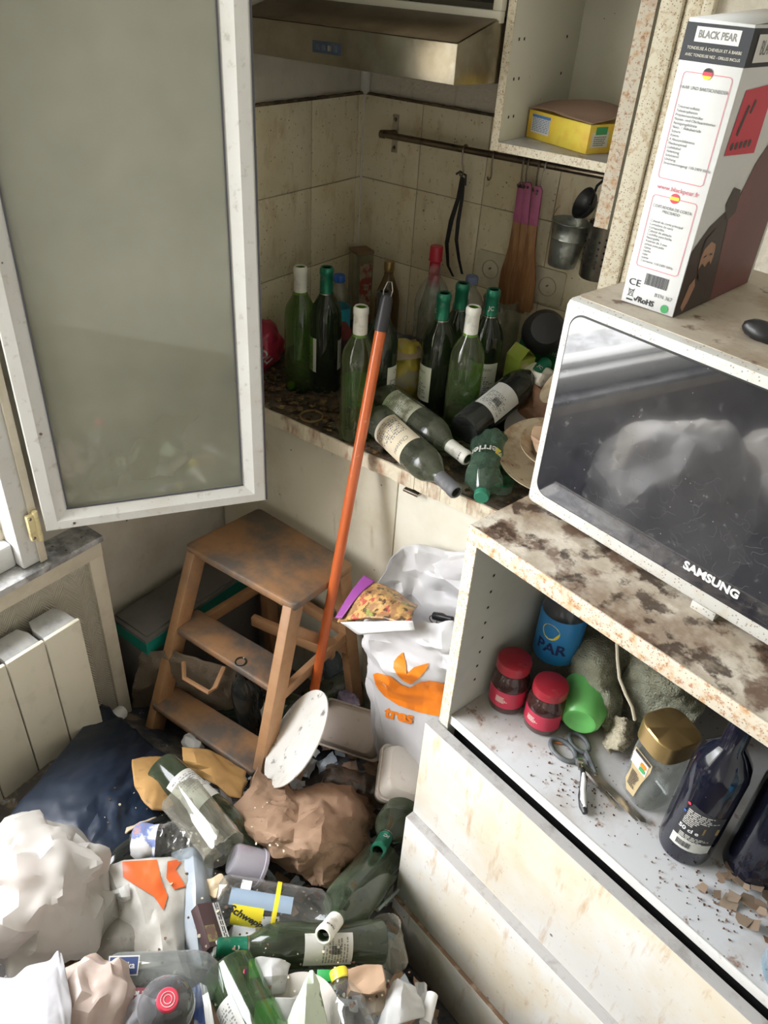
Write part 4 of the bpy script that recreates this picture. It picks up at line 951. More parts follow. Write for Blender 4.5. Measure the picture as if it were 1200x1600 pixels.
# perforated steel cutlery holder
ph = Yp(936, 395, -.06)
ch = thing('cutlery_holder', T(ph.x + .004, -.060, ph.z - .054), 'perforated stainless steel cutlery holder hanging behind the cupboard side', 'holder')
m_hold = mat('stainless_steel', (.52, .49, .44), .3, metal=1, dirt=[((.2, .15, .1), 40, .55, .7, .7)])
G().lathe([(0, .003), (.036, .0), (.039, .004), (.0395, .118), (.041, .120), (.0385, .119), (.038, .005), (0, .006)], 48).obj('holder_body', m_hold, ch)
g = G()
for i in range(18):
    for k in range(5):
        a = 2 * PI * i / 18; g.lathe([(0, 0), (.0028, 0)], 10, M=Rz(math.degrees(a)) @ T(.0398, 0, .03 + k * .014 + (i % 2) * .007) @ Ry(90))
g.obj('drain_hole', m_black, ch, smooth=0, label='rows of round dark holes')
G().tube([(-.036, 0, .118), (-.04, .02, .15), (-.03, .03, .158)], .0016, 6).obj('hanging_wire', m_chrome, ch)
ld = Yp(925, 325, -.09)
G().lathe([(0, 0), (.016, .003), (.028, .012), (.034, .026), (.032, .026), (.026, .014), (.014, .006), (0, .004)], 28, M=T(ld) @ Rx(60) @ Ry(-35)).tube([(0, .0, .02), (.0, .04, .02), (.02, .09, .0)], .003, 6, M=T(ld) @ Rx(60)).obj('ladle', m_blackplastic, None, 'black ladle sticking out of the perforated steel holder', 'ladle')
# sockets
m_sock = mat('yellowed_socket_plastic', (.66, .60, .46), .4, dirt=[((.4, .32, .2), 14, .45, .7, .5)], spots=[((.1, .05, .03), 90, .10, .8, .8)])
def socket(px, py, label):
    c = Yp(px, py, -.010); t = thing('wall_socket', T(c.x, -.010, c.z) @ Rx(90), label, 'socket', None)
    G().rrect(-.042, .042, -.042, .042, .007, -.002, .006).obj('cover_plate', m_sock, t)
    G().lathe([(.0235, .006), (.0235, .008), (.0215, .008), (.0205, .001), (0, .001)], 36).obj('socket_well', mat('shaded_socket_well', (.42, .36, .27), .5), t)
    g = G()
    for x, y, r_ in ((-.0095, .002, .0026), (.0095, .002, .0026)): g.lathe([(0, .0022), (r_ * 1.2, .0022)], 14, M=T(x, y, 0))
    g.obj('contact_hole', m_black, t, smooth=0)
    G().lathe([(0, .014), (.002, .013), (.0024, .004)], 12, M=T(0, .003, 0)).box(-.006, .003, -.0135, -.0125, .0045, .006, 0, M=Rz(20)).obj('earth_pin', m_darkmetal, t)
socket(768, 420, 'cream wall socket behind the spatula blades')
socket(857, 447, 'cream wall socket below the zinc bucket')
# yellow box in the wall cupboard
yb = thing('yellow_food_box', T(Zp(905, 222, 1.4835)) @ Rz(-35), 'open yellow and orange food packet with a brown lid in the wall cupboard', 'box')
yb.matrix_world = T(.672, -.175, 1.4835) @ Rz(-22) @ S(1.12, 1.12, 1.1)
m_yb = mat('yellow_orange_carton', (.86, .55, .05), .4, dirt=[((.86, .72, .10), 9, .42, .6, .9), ((.75, .30, .04), 18, .55, .7, .5)])
g = G().box(-.078, .078, -.052, .052, 0, .046, .001)
g.obj('carton_body', m_yb, yb)
g = sheet([[(-.080, -.054, .047), (-.03, -.056, .050), (.03, -.056, .049), (.082, -.054, .047)], [(-.080, 0, .058), (-.02, 0, .066), (.03, 0, .064), (.082, 0, .056)], [(-.078, .052, .056), (-.02, .054, .066), (.03, .054, .064), (.08, .052, .058)]], 20, 20, .002, 14, 3)
g.obj('lid', mat('brown_inner_card', (.30, .19, .14), .6), yb, solid=.0012)
def yface(cx, cz, d=.0525): return Matrix(((1, 0, 0, cx), (0, 0, -1, -d), (0, 1, 0, cz), (0, 0, 0, 1)))
flat(poly_bm([(-.024, -.015), (.024, -.015), (.024, .015), (-.024, .015)]), 'info_panel', m_white, yb, yface(-.043, .026))
flat(lines_bm(9, .044, .024, 5, .5, False), 'small_print', mat('blue_grey_print', (.15, .25, .45), .5), yb, yface(-.043, .0255, .0528))
flat(poly_bm([(-.024, -.002), (.024, -.002), (.024, .002), (-.024, .002)]), 'blue_heading', mat('blue_print', (.08, .2, .5), .5), yb, yface(-.043, .0385, .0528))
def yend(cy, cz, d=.0785): return Matrix(((0, 0, 1, d), (1, 0, 0, cy), (0, 1, 0, cz), (0, 0, 0, 1)))

flat(poly_bm([(-.020, -.012), (.018, -.012), (.018, .012), (-.020, .012)]), 'info_panel', m_paper, yb, yend(-.025, .022))
flat(poly_bm([(-.013, -.006), (.013, -.006), (.013, .006), (-.013, .006)]), 'green_badge', m_green_print, yb, yend(-.025, .036, .0788))
flat(lines_bm(5, .030, .016, 6), 'small_print', m_inkgrey, yb, yend(-.025, .020, .0788))
flat(poly_bm([(-.011, -.014), (.011, -.014), (.011, .014), (-.011, .014)]), 'barcode_panel', m_paper, yb, yend(.022, .026))
flat(bars_bm(.018, .022, 3, 12), 'barcode', mat('blue_grey_print', (.15, .25, .45), .5), yb, yend(.022, .026, .0788))
# ---------------- bottles ----------------
m_gl_light = thin('light_green_glass', (.30, .56, .04), (.25, .29, .15), .13, .05, .30, .9)
m_gl_dark = thin('dark_green_glass', (.09, .20, .07), (.16, .20, .13), .11, .05, .25, .9)
m_gl_dust2 = thin('grubby_green_glass', (.12, .24, .08), (.13, .16, .10), .26, .09, .30, .8)
m_gl_dust = thin('dust_coated_green_glass', (.24, .31, .15), (.22, .235, .17), .34, .12, .35, .7)
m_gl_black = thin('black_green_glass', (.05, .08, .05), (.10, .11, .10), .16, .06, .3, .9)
m_gl_clear = thin('clear_glass', (.78, .80, .74), (.45, .42, .34), .16, .05, .5)
m_capw = mat('white_capsule', (.72, .71, .64), .45, dirt=[((.35, .32, .26), 40, .52, .7, .7)])
m_capg = mat('green_foil_capsule', (.02, .20, .12), .3, metal=.5, dirt=[((.3, .35, .3), 50, .55, .75, .5)])
m_capb = mat('black_capsule', (.03, .03, .035), .4)
m_capgrey = mat('dusty_grey_capsule', (.14, .14, .15), .5, dirt=[((.35, .35, .33), 40, .5, .75, .5)])
def facing(a, b, deg=0, to=None):
    a, b = Vector(a), Vector(b); z = (b - a).normalized(); x = (to or CC) - a; x = (x - z * x.dot(z)).normalized(); y = z.cross(x)
    M = Matrix((x, y, z)).transposed().to_4x4(); M.translation = a; return M @ Rz(deg)
def tipped(tip, base, L, deg=0, to=None):
    tip, base = Vector(tip), Vector(base); return facing(tip + (base - tip).normalized() * L, tip, deg, to)
def up(x, y, z, az, tilt=0, ta=0): return T(x, y, z) @ Rz(ta) @ Rx(tilt) @ Rz(az - ta)
def patch(w, h, z0, R, az=0, n=14, top=None):
    """a curved rectangle on a cylinder"""
    g = G(); a = w / R / 2
    return g.lathe([(R, z0), (R, z0 + h)], n, a0=math.radians(az) - a, a1=math.radians(az) + a)
def wine(M, glass, cap, label, lab=None, R=.0375, group=None, second=True, print_seed=3, barcode=False, capz=.238, sc=1, labm=None, lw=.075, lz=.055, lh=.085):
    t = thing('wine_bottle', M @ S(sc), label, 'bottle', group)
    G().lathe([(0, .018), (R * .5, .010), (R * .8, .001), (R * .92, 0), (R, .005), (R, .180), (R * .97, .195), (R * .86, .210), (R * .66, .224), (R * .47, .236), (.0146, .246), (.0140, .285), (.0152, .287), (.0152, .296), (.0128, .300), (.0105, .298), (.0105, .27)], 36).obj('glass_body', glass, t)
    if cap: 
        G().lathe([(.0158, capz), (.0153, capz + .001), (.0150, .284), (.0161, .286), (.0161, .297), (.0135, .3012), (.0112, .3010), (.0112, .294)], 28).obj('capsule', cap, t)
        if cap in (m_capg,):
            G().lathe([(.0163, capz + .002), (.0163, capz + .005)], 28).obj('silver_ring', m_chrome, t, label='silver ring')
            wrap(text_bm('JC', .013, 1, .0003), .0164, 0, capz + .024).obj('emblem', m_papergrey, t, smooth=0, nrm=False)
        elif cap is m_capw:
            wrap(bars_bm(.014, .004, 3, 4), .0164, .3, .287).obj('printed_mark', m_ink, t, smooth=0, nrm=False)
    if lab:
        lb = patch(lw, lh, lz, R + .0003).obj('front_label', labm or m_paper, t, smooth=60)
        wrap(lines_bm(9, lw * .8, lh * .55, print_seed), R + .0005, 0, lz + lh * .36).obj('print', m_inkgrey, lb, smooth=0, nrm=False)
        wrap(text_bm('Château', lh * .15, 1, 0, .2), R + .0005, 0, lz + lh * .84).obj('heading', m_inkgrey, lb, smooth=0, nrm=False) if lab == 'front' else None
        if barcode: wrap(bars_bm(lw * .24, lh * .2, 4, 12), R + .0007, 0, lz + lh * .35).obj('barcode', m_ink, lb, smooth=0, nrm=False)
    if second:
        lb = patch(.05, .075, .06, R + .0003, 180).obj('back_label', m_papergrey, t, smooth=60)
        wrap(lines_bm(8, .036, .05, 6), R + .0005, PI, .10).obj('print', m_inkgrey, lb, smooth=0, nrm=False)
    return t
CZ = .8855
g5 = 'standing wine bottles on the worktop'
wine(up(.192, -.458, CZ, 100), m_gl_light, m_capw, 'empty green wine bottle with white capsule, leftmost of the standing bottles', 'front', second=False, group=g5)
wine(up(.236, -.418, CZ, -142), m_gl_dark, m_capg, 'dark wine bottle with green foil capsule beside the leftmost white-capped bottle', 'front', group=g5)
wine(up(.440, -.553, CZ, 120), m_gl_light, m_capw, 'empty green white-capped wine bottle just left of the orange pole at the worktop edge', 'front', second=False, group=g5)
wine(up(.421, -.448, CZ, 30), m_gl_dark, m_capb, 'dark wine bottle with black capsule right behind the orange pole', 'front', second=False, group=g5)
wine(up(.517, -.362, CZ, -132), m_gl_dark, m_capg, 'dark wine bottle with green foil capsule standing before the clear plastic water bottle', 'front', group=g5)
wine(up(.512, -.278, CZ, 70), m_gl_dark, m_capg, 'dark wine bottle with green foil capsule, rearmost of the right-hand cluster', 'front', second=False, group=g5)
wine(up(.605, -.385, CZ, 125), m_gl_light, m_capw, 'empty bright green wine bottle with white capsule in the right-hand cluster', 'front', second=False, group=g5)
wine(up(.582, -.262, CZ, -62), m_gl_dark, m_capg, 'dark wine bottle with torn green foil capsule, rightmost of the standing bottles', 'front', second=False, group=g5)
# lying ones
wine(tipped(Zp(713, 769, .908), Zp(600, 664, .9235), .30, 10), m_gl_dust, m_capgrey, 'dusty olive bottle with big cream label lying across the worktop edge', 'front', labm=m_papercream, second=False, capz=.225, lw=.09, lz=.05, lh=.10)
wine(tipped(Zp(731, 717, .930), Zp(618, 634, .945), .30, 0), m_gl_dust, m_capw, 'dusty bottle with white capsule and mouldy label lying behind the cream-labelled one', 'front', labm=mat('mouldy_label', (.6, .62, .5), .6, dirt=[((.18, .19, .08), 30, .48, .62, .9)]), second=False)
wine(facing(Zp(726, 672, .955), Zp(838, 580, 1.015), -5), m_gl_black, m_capg, 'dark grey-green bottle with green capsule lying neck away beside the plates', 'back', labm=m_papergrey, barcode=True, second=False)
# small water bottle with blue cap
def pet(M, R, h, m, label, capm=None, labelm=None, lz=(.3, .6), crush=0, name='plastic_bottle', seed=1, ribs=8, group=None):
    t = thing(name, M, label, 'bottle', group)
    g = G().lathe(pet_prof(R, h, ribs), 40)
    def mask(co): return 1 if co.z < h * .8 else .15
    if crush: crumple(g.bm, crush, 22, seed, .7, mask)
    g.obj('bottle_body', m, t)
    if capm: G().lathe([(0, h + .004), (.0138, h + .004), (.0152, h + .002), (.0152, h - .013), (.013, h - .013)], 24).obj('cap', capm, t)
    if labelm:
        g = G(); n = 8; g.lathe([(R + .0008, h * lz[0] + (h * (lz[1] - lz[0])) * i / n) for i in range(n + 1)], 36)
        if crush: crumple(g.bm, crush, 22, seed, .7)
        g.obj('label', labelm, t)
    return t
pet(up(.118, -.225, CZ, 0), .031, .205, m_pet, 'small clear water bottle with a blue cap behind the left wine bottles', m_blue, mat('cyan_label', (.05, .45, .62), .4), (.28, .62))
pet(up(.405, -.225, CZ, 0), .043, .305, m_pet, 'large clear ribbed plastic bottle without a cap, behind the cluster of wine bottles', None, None, name='plastic_bottle')
pet(up(.462, -.150, CZ, 0), .040, .27, m_pet, 'clear plastic bottle with a pale blue cap in the back row against the tiles', mat('faded_blue_cap', (.16, .20, .34), .5))
t = thing('square_glass_bottle', up(.072, -.075, CZ, -25), 'tall square clear bottle with a brown stopper in the tiled corner', 'bottle')
G().rrect(-.026, .026, -.026, .026, .005, 0, .225).obj('glass_body', m_gl_clear, t)
G().rrect(-.027, .027, -.027, .027, .005, .2255, .232).obj('stopper', mat('brown_wood_stopper', (.22, .14, .08), .7), t)
G().add([(.0262, -.016, .03), (.0262, .020, .03), (.0262, .020, .20), (.0262, -.016, .20)], [(0, 1, 2, 3)]).obj('red_print', mat('flaked_red_print', (.26, .05, .03), .6, dirt=[((.35, .3, .2), 60, .45, .55, .95)]), t, smooth=0)
t = thing('liqueur_bottle', up(.155, -.058, CZ, 0), 'clear amber-tinted glass bottle with a gold screw cap against the tiles', 'bottle')
G().lathe([(0, .003), (.030, 0), (.034, .004), (.034, .11), (.030, .135), (.018, .165), (.0125, .18), (.0125, .19)], 32).obj('glass_body', thin('amber_tinted_glass', (.55, .40, .22), (.3, .24, .15), .2, .05, .4), t)
G().lathe([(0, .216), (.0135, .216), (.0145, .213), (.0145, .192), (0, .192)], 24).obj('screw_cap', mat('brass_cap', (.42, .30, .14), .35, metal=.8), t)
t = thing('sauce_bottle', up(.318, -.090, CZ, 0), 'glass bottle with a bright red neck and cap behind the large clear plastic bottle', 'bottle')
G().lathe([(0, .003), (.030, 0), (.033, .005), (.033, .13), (.020, .19), (.0135, .22), (.013, .262)], 32).obj('glass_body', m_gl_clear, t)
G().lathe([(.0150, .20), (.0140, .262), (.0175, .264), (.0175, .268), (.0165, .270), (.0165, .298), (.015, .300), (0, .300)], 24).obj('red_neck', m_red, t)
t = thing('glass_jar', up(.505, -.065, CZ, 0), 'big clear open jar standing behind the green-capsuled bottles', 'jar')
G().lathe([(0, .004), (.05, 0), (.054, .006), (.054, .17), (.045, .19), (.045, .205), (.047, .207), (.047, .21), (.0435, .21), (.043, .19)], 40).obj('glass_body', m_gl_clear, t)
# pans, cartons and bags on the worktop
pan = thing('frying_pan', T(.29, -.20, CZ), 'black frying pan on the worktop behind the pole', 'pan')
G().lathe([(0, .004), (.10, .003), (.125, .040), (.128, .040), (.105, 0), (0, 0)], 44).obj('pan_body', m_blackplastic, pan)
sm = thing('small_carton', up(.20, -.315, CZ, -38), 'small dark red and black carton between the wine bottles and the frying pan', 'box')
G().box(-.03, .03, -.02, .02, 0, .12, .001).obj('carton_body', mat('dark_red_carton', (.20, .04, .04), .5, dirt=[((.02, .02, .03), 14, .5, .55, .95)]), sm)
rb_ = blob((.045, -.44, .945), (.045, .05, .058), 4, .012, 22, 5, sq=.9)
rbo = rb_.obj('red_packet', mat('crimson_foil', (.42, .03, .07), .35), None, 'crimson foil packet with white lettering at the left end of the worktop', 'packet')
Fr_ = facing((.045, -.44, .945), (.045, -.44, 1.0)); Fr_ = Matrix((Vector((.57, .82, 0)), Vector((0, 0, 1)), Vector((.82, -.57, 0)))).transposed().to_4x4(); Fr_.translation = (.055, -.45, .945)
dl = decal(text_bm('nou', .045, .9, .0006), Fr_ @ Matrix.Rotation(math.radians(-55), 4, 'Z'), bvh_of(rbo), .001, .01)
dl.obj('lettering', m_papergrey, rbo, M=inv(rbo), smooth=0, nrm=False)
m_pk = mat('yellow_green_wrapper', (.52, .42, .06), .45, dirt=[((.50, .46, .32), 10, .5, .56, .9), ((.5, .08, .04), 13, .60, .64, .8)])
pk = blob((.395, -.318, .955), (.055, .040, .085), 4, .010, 20, 8, sq=.85).obj('food_packet', m_pk, None, 'yellow and green food packet open at the top, left of the dark bottles', 'packet')
pk.rotation_euler = (0, math.radians(14), math.radians(-40))
G().add([(-.028, -.035, .10), (.032, -.035, .10), (.036, -.03, .165), (-.026, -.02, .16)], [(0, 1, 2, 3)]).obj('green_panel', mat('dark_green_wrapper', (.02, .16, .08), .5), pk, solid=.002)
G().add([(-.04, -.045, .155), (.05, -.045, .172), (.05, .03, .178), (-.04, .03, .160)], [(0, 1, 2, 3)]).obj('card_flap', mat('beige_card', (.40, .31, .20), .8), pk, solid=.002)
gc = thing('juice_carton', up(.650, -.215, CZ, -20, 4, 30) @ S(.62, .8, .95), 'lime green and cream drink carton right of the standing bottles', 'carton')
m_lime = mat('lime_carton', (.30, .34, .06), .45, dirt=[((.50, .46, .28), 9, .48, .52, .95), ((.5, .06, .06), 13, .62, .66, .8)])
G().box(-.038, .038, -.03, .03, 0, .165, .002).add([(-.038, -.03, .165), (.038, -.03, .165), (.038, 0, .19), (-.038, 0, .19)], [(0, 1, 2, 3)]).add([(-.038, .03, .165), (.038, .03, .165), (.038, 0, .19), (-.038, 0, .19)], [(0, 1, 2, 3)]).obj('carton_body', m_lime, gc)
gb = thing('green_tea_box', T(.655, -.062, CZ + .06) @ Rz(-8) @ Rx(-10), 'dark green box with pale lettering lying against the tiles below the socket', 'box')
G().box(-.075, .095, -.035, .03, 0, .10, .0015).obj('carton_body', mat('deep_green_carton', (.015, .17, .06), .4, dirt=[((.06, .36, .08), 7, .52, .6, .8)]), gb)
text('Thé vert', .022, m_papergrey, gb, Matrix(((1, 0, 0, .04), (0, 0, -1, -.0355), (0, 1, 0, .06), (0, 0, 0, 1))), shear=.2)
def crow(name, c, r, m, label, cat, seed, amp=.014, sc=16, sq=1.0, sub=3, **k): return fblob(c, r, 2, min(r) * .30, seed, sq=sq, cuts=3).obj(name, m, None, label, cat, smooth=22, **k)
crow('white_wrapper', (.715, -.235, .985), (.045, .04, .045), mat('white_wrapper_paper', (.66, .62, .54), .5, dirt=[((.15, .13, .1), 30, .58, .62, .9)]), 'crumpled white wrapper behind the black pot, right of the lime carton', 'wrapper', 4, sq=.8)
crow('brown_bag', (.755, -.25, .95), (.08, .07, .06), mat('brown_oily_bag', (.20, .10, .05), .6, dirt=[((.07, .03, .02), 12, .45, .6, .8)]), 'brown oily bag heaped beside the microwave behind the lying bottle', 'bag', 6)
pt = thing('black_pot', aim(Zp(852, 516, 1.09) , Zp(852, 516, 1.09) + Vector((.42, -.7, .55))), 'black pot lid tipped up on the heap between lime carton and microwave', 'pot')
pt['label'] = 'round black pan tipped up on the heap between the lime carton and the microwave'
G().lathe([(0, .02), (.035, .018), (.048, 0), (.051, -.03), (.049, -.03), (.045, -.002), (0, .014)], 40).obj('pan_body', m_blackplastic, pt)
G().tube([(.045, 0, -.01), (.075, .01, -.005), (.11, .02, .0)], .006, 8).obj('pan_handle', m_chrome, pt)
# plates and pans by the unit
def plate(name, c, n, R, m, label, cat='plate', depth=.018, rim=.006):
    c = Vector(c); t = aim(c, c + Vector(n))
    return G().lathe([(0, .004), (R * .58, .004), (R * .68, depth * .55), (R * .97, depth), (R, depth + .0015), (R, depth - .001), (R * .70, depth * .35), (R * .58, 0), (0, 0)], 56).obj(name, m, None, label, cat, M=t)
m_plate = mat('food_crusted_plate', (.46, .38, .26), .45, dirt=[((.24, .13, .06), 22, .46, .62, .85), ((.10, .05, .03), 40, .58, .66, .9), ((.62, .54, .40), 30, .5, .7, .6)])
m_plate_g = mat('grey_plate', (.34, .33, .31), .35, dirt=[((.1, .08, .07), 12, .5, .7, .8)])
c1 = Zp(868, 712, .945)
plate('dinner_plate', (c1.x, c1.y, .930), (.10, -.16, 1), .122, m_plate, 'large beige plate crusted with brown food, left of the microwave')
crow('paper_wad', (c1.x + .000, c1.y - .012, .985), (.058, .05, .022), mat('tan_paper_wad', (.50, .34, .22), .7, dirt=[((.35, .22, .14), 10, .45, .6, .8)]), 'crumpled tan paper lying on the bowl on the crusted plate', 'paper', 9, .02, 20)
plate('bowl', (c1.x + .004, c1.y - .006, .950), (.10, -.12, 1), .080, m_plate, 'beige shallow bowl stacked on the large crusted plate', 'bowl', .026)
plate('side_plate', (.80, -.325, .925), (.05, -.12, 1), .10, m_plate_g, 'grey plate with a pale rim behind the large crusted plate')
sp_ = thing('saucepan', T(.73, -.36, CZ), 'black saucepan with a metal rim half hidden behind the plates', 'pan')
G().lathe([(0, .003), (.075, .002), (.082, .01), (.085, .045), (.088, .045), (.085, 0), (0, 0)], 44).obj('pan_body', m_blackplastic, sp_)
G().lathe([(.084, .0455), (.0885, .0455), (.0885, .047), (.084, .047)], 44).obj('rim', m_chrome, sp_)
c2 = Zp(888, 603, 1.04)
plate('saucer', c2, (-.75, -.45, .75), .062, m_plate, 'beige saucer on edge, peeping out left of the microwave door')
# crushed green plastic bottle
m_petg = thin('crushed_green_pet', (.20, .42, .24), (.14, .24, .17), .34, .08, .35)
pe = pet(facing(Zp(766, 688, .935), Zp(749, 797, .905), 10), .036, .185, m_petg, 'crushed green plastic mineral water bottle lying by the plates, neck over the worktop edge', mat('green_cap', (.03, .20, .12), .4), None, crush=.010, seed=4, ribs=2)
wrap(text_bm('Perrier', .030, .9, .0007), .0372, 0, .075).obj('lettering', m_papergrey, pe, smooth=0, nrm=False)
wrap(poly_bm([(-.014, -.008), (-.002, -.010), (0, .010), (-.012, .012)]), .0374, -.55, .075).obj('yellow_mark', m_yellow, pe, smooth=0, nrm=False)
gj = thing('tumbler', T(Zp(781, 766, .887)), 'small round glass dish with a green disc inside, beside the neck of the green bottle', 'dish')
G().lathe([(0, .003), (.022, 0), (.025, .003), (.0265, .022), (.025, .022), (.0235, .005), (0, .005)], 32).obj('glass_body', thin('greenish_glass', (.55, .68, .55), (.3, .36, .3), .2, .05, .4), gj)
G().prism([(-.012, -.005), (.010, -.007), (.013, .003), (-.008, .006)], .008, .014, bev=.002).obj('green_disc', mat('bright_green_plastic', (.01, .36, .20), .3), gj)
gj['label'] = 'small glass dish holding a green piece, beside the neck of the green bottle'
# crusts
m_crust = mat('burnt_crusts', (.10, .06, .03), .8, dirt=[((.38, .26, .12), 40, .5, .62, .85), ((.02, .015, .01), 25, .5, .6, .8)])
def wtop(x0, x1, y0, y1): return lambda r: Vector((r.uniform(x0, x1), r.uniform(y0, y1), CZ + .002))
flakes('burnt_food_crusts', lambda r: Vector((.03 + .36 * r.random() ** 1.2, -.585 + .16 * r.random(), CZ + .002 + .006 * r.random())), 300, .003, .012, m_crust, 'burnt food crusts and peelings along the left front of the worktop', 'crusts', 11, thick=.7)
flakes('food_scraps', lambda r: Vector((.40 + .50 * r.random(), -.59 + .25 * r.random() , CZ + .002)), 260, .002, .009, m_crust, 'brown food scraps around the lying bottles', 'scraps', 12, thick=.6)
G().lathe([(.026 + .003 * math.cos(a), .003 + .003 * math.sin(a)) for a in [i * PI / 4 for i in range(9)]], 36).obj('jar_ring', mat('brown_rubber_ring', (.20, .12, .05), .6), None, 'brown ring lying in the dirt at the left front of the worktop', 'ring', M=T(Zp(487, 652, CZ + .001)))
G().lathe([(0, .016), (.006, .0155), (.009, .012), (.0105, .004), (.009, 0), (0, 0)], 24).obj('bottle_stopper', mat('beige_stopper', (.5, .42, .3), .6), None, 'small round beige stopper among the crusts below the leftmost wine bottle', 'stopper', M=T(Zp(455, 606, CZ + .002)))
# ---------------- orange pole ----------------
PB, PT_ = Zp(491, 1078, .32), Yp(605, 462, -.535)
pole = thing('broom_handle', T(PB), 'bright orange pole with a black grip leaning on the worktop edge', 'pole')
d = (PT_ - PB)
G().tube([d * 0, d * .5, d * .945], .0118, 20).obj('orange_tube', mat('orange_lacquer', (.62, .13, .03), .28, coat=.5, dirt=[((.40, .10, .04), 6, .5, .7, .6), ((.7, .4, .25), 60, .64, .72, .5)]), pole)
G().tube([d * .925, d * .94, d * .99, d * 1.0], [.0135, .0138, .0128, .010], 20).obj('black_grip', m_capb, pole)
u_ = d.normalized(); s1 = Vector((.8, .6, 0))
G().tube([d * .99 - s1 * .007, d * .99 - s1 * .009 + u_ * .02, d * .99 - s1 * .004 + u_ * .036, d * .99 + s1 * .004 + u_ * .036, d * .99 + s1 * .009 + u_ * .02, d * .99 + s1 * .007], .0011, 6).obj('hanging_loop', mat('grey_wire', (.4, .38, .34), .4, metal=.6), pole)
# ---------------- step stool ----------------
m_beech = mat('beech_wood', (.44, .245, .12), .5, dirt=[((.34, .16, .07), 7, .4, .75, .6, (.6, 6, 6)), ((.18, .13, .10), 4, .52, .72, .75)], bump=.05)
m_tread = mat('dusty_beech_tread', (.38, .21, .105), .55, dirt=[((.33, .16, .07), 7, .4, .75, .5, (.6, 6, 6)), ((.12, .11, .10), 7, .42, .58, .88)], spots=[((.5, .45, .4), 40, .05, .8, .9)])
st = thing('step_stool', T(.33, -.80, .06), 'beech wood step stool with three dusty treads standing in the rubbish', 'step stool')
TA, TB, TC, TD = Zp(405, 793, .60), Zp(288, 851, .60), Zp(459, 947, .60), Zp(553, 881, .60)
def slab(P, th, m, name, ins=.0, bev=.004):
    g = G(); b = bmesh.new()
    hi = [b.verts.new(p) for p in P]; lo = [b.verts.new(p - Vector((0, 0, th))) for p in P]; n = len(P)
    b.faces.new(hi); b.faces.new(lo[::-1])
    for i in range(n): b.faces.new((lo[i], lo[(i + 1) % n], hi[(i + 1) % n], hi[i]))
    bmesh.ops.recalc_face_normals(b, faces=b.faces)
    ve = [e for e in b.edges if abs(e.verts[0].co.z - e.verts[1].co.z) > th * .5]
    bmesh.ops.bevel(b, geom=ve, offset=.012, segments=3, affect='EDGES', profile=.5)
    bmesh.ops.bevel(b, geom=list(b.edges), offset=.0018, segments=1, affect='EDGES', profile=.5)
    g.join(b); return g.obj(name, m, st, M=inv(st), smooth=50)
slab([TA, TB, TC, TD], .020, m_tread, 'top_step')
MA, MB, MC_, MD = Zp(272, 980, .415), Zp(433, 1082, .415), Zp(446, 1032, .415), Zp(307, 950, .415)
slab([MA, MB, MC_ , MD], .018, m_tread, 'middle_step')
LA, LB, LC_, LD_ = Zp(234, 1098, .235), Zp(397, 1210, .235), Zp(420, 1160, .235), Zp(270, 1068, .235)
slab([LA, LB, LC_, LD_], .018, m_tread, 'bottom_step')
def beam(a, b, w, t, sx=Vector((1, 0, 0)), name='leg', m=None):
    a, b = Vector(a), Vector(b); z = (b - a).normalized(); x = (sx - z * sx.dot(z)).normalized(); y = z.cross(x)
    M = Matrix((x, y, z)).transposed().to_4x4(); M.translation = a
    return G().box(-w / 2, w / 2, -t / 2, t / 2, 0, (b - a).length, .003, M=M).obj(name, m or m_beech, st, M=inv(st))
dn = Vector((0, 0, .58)); 
fl0 = Vector((TB.x + .022, TB.y + .018, .58)); fl1 = Vector((LA.x + .006, LA.y + .035, .235)); flb = fl1 + (fl1 - fl0) * .40
fr0 = Vector((TC.x - .018, TC.y + .018, .58)); fr1 = Vector((LB.x - .004, LB.y + .035, .235)); frb = fr1 + (fr1 - fr0) * .40
beam(fl0, flb, .026, .045); beam(fr0, frb, .026, .045)
bl0 = Vector((TA.x + .028, TA.y - .02, .58)); br0 = Vector((TD.x - .022, TD.y - .02, .58))
blb = Vector((TA.x + .03, -.605, .09)); brb = Vector((TD.x + .012, -.605, .09))
beam(bl0, blb, .026, .040); beam(br0, brb, .026, .040)
def lerp(a, b, t): return a + (b - a) * t
q1 = lerp(fl0, flb, .42); q2 = lerp(bl0, blb, .42); beam(q1, q2, .018, .03, Vector((1, 0, 0)), 'side_rail')
q1 = lerp(fr0, frb, .42); q2 = lerp(br0, brb, .42); beam(q1, q2, .018, .03, Vector((1, 0, 0)), 'side_rail')
beam(lerp(bl0, blb, .42), lerp(br0, brb, .42), .018, .03, Vector((0, 1, 0)), 'rear_rail')
beam(Zp(395, 968, .36), Zp(522, 1022, .36), .018, .03, Vector((0, 1, 0)), 'inner_rail')
beam(lerp(fr0, frb, .10), lerp(br0, brb, .55), .016, .025, Vector((1, 0, 0)), 'diagonal_brace')
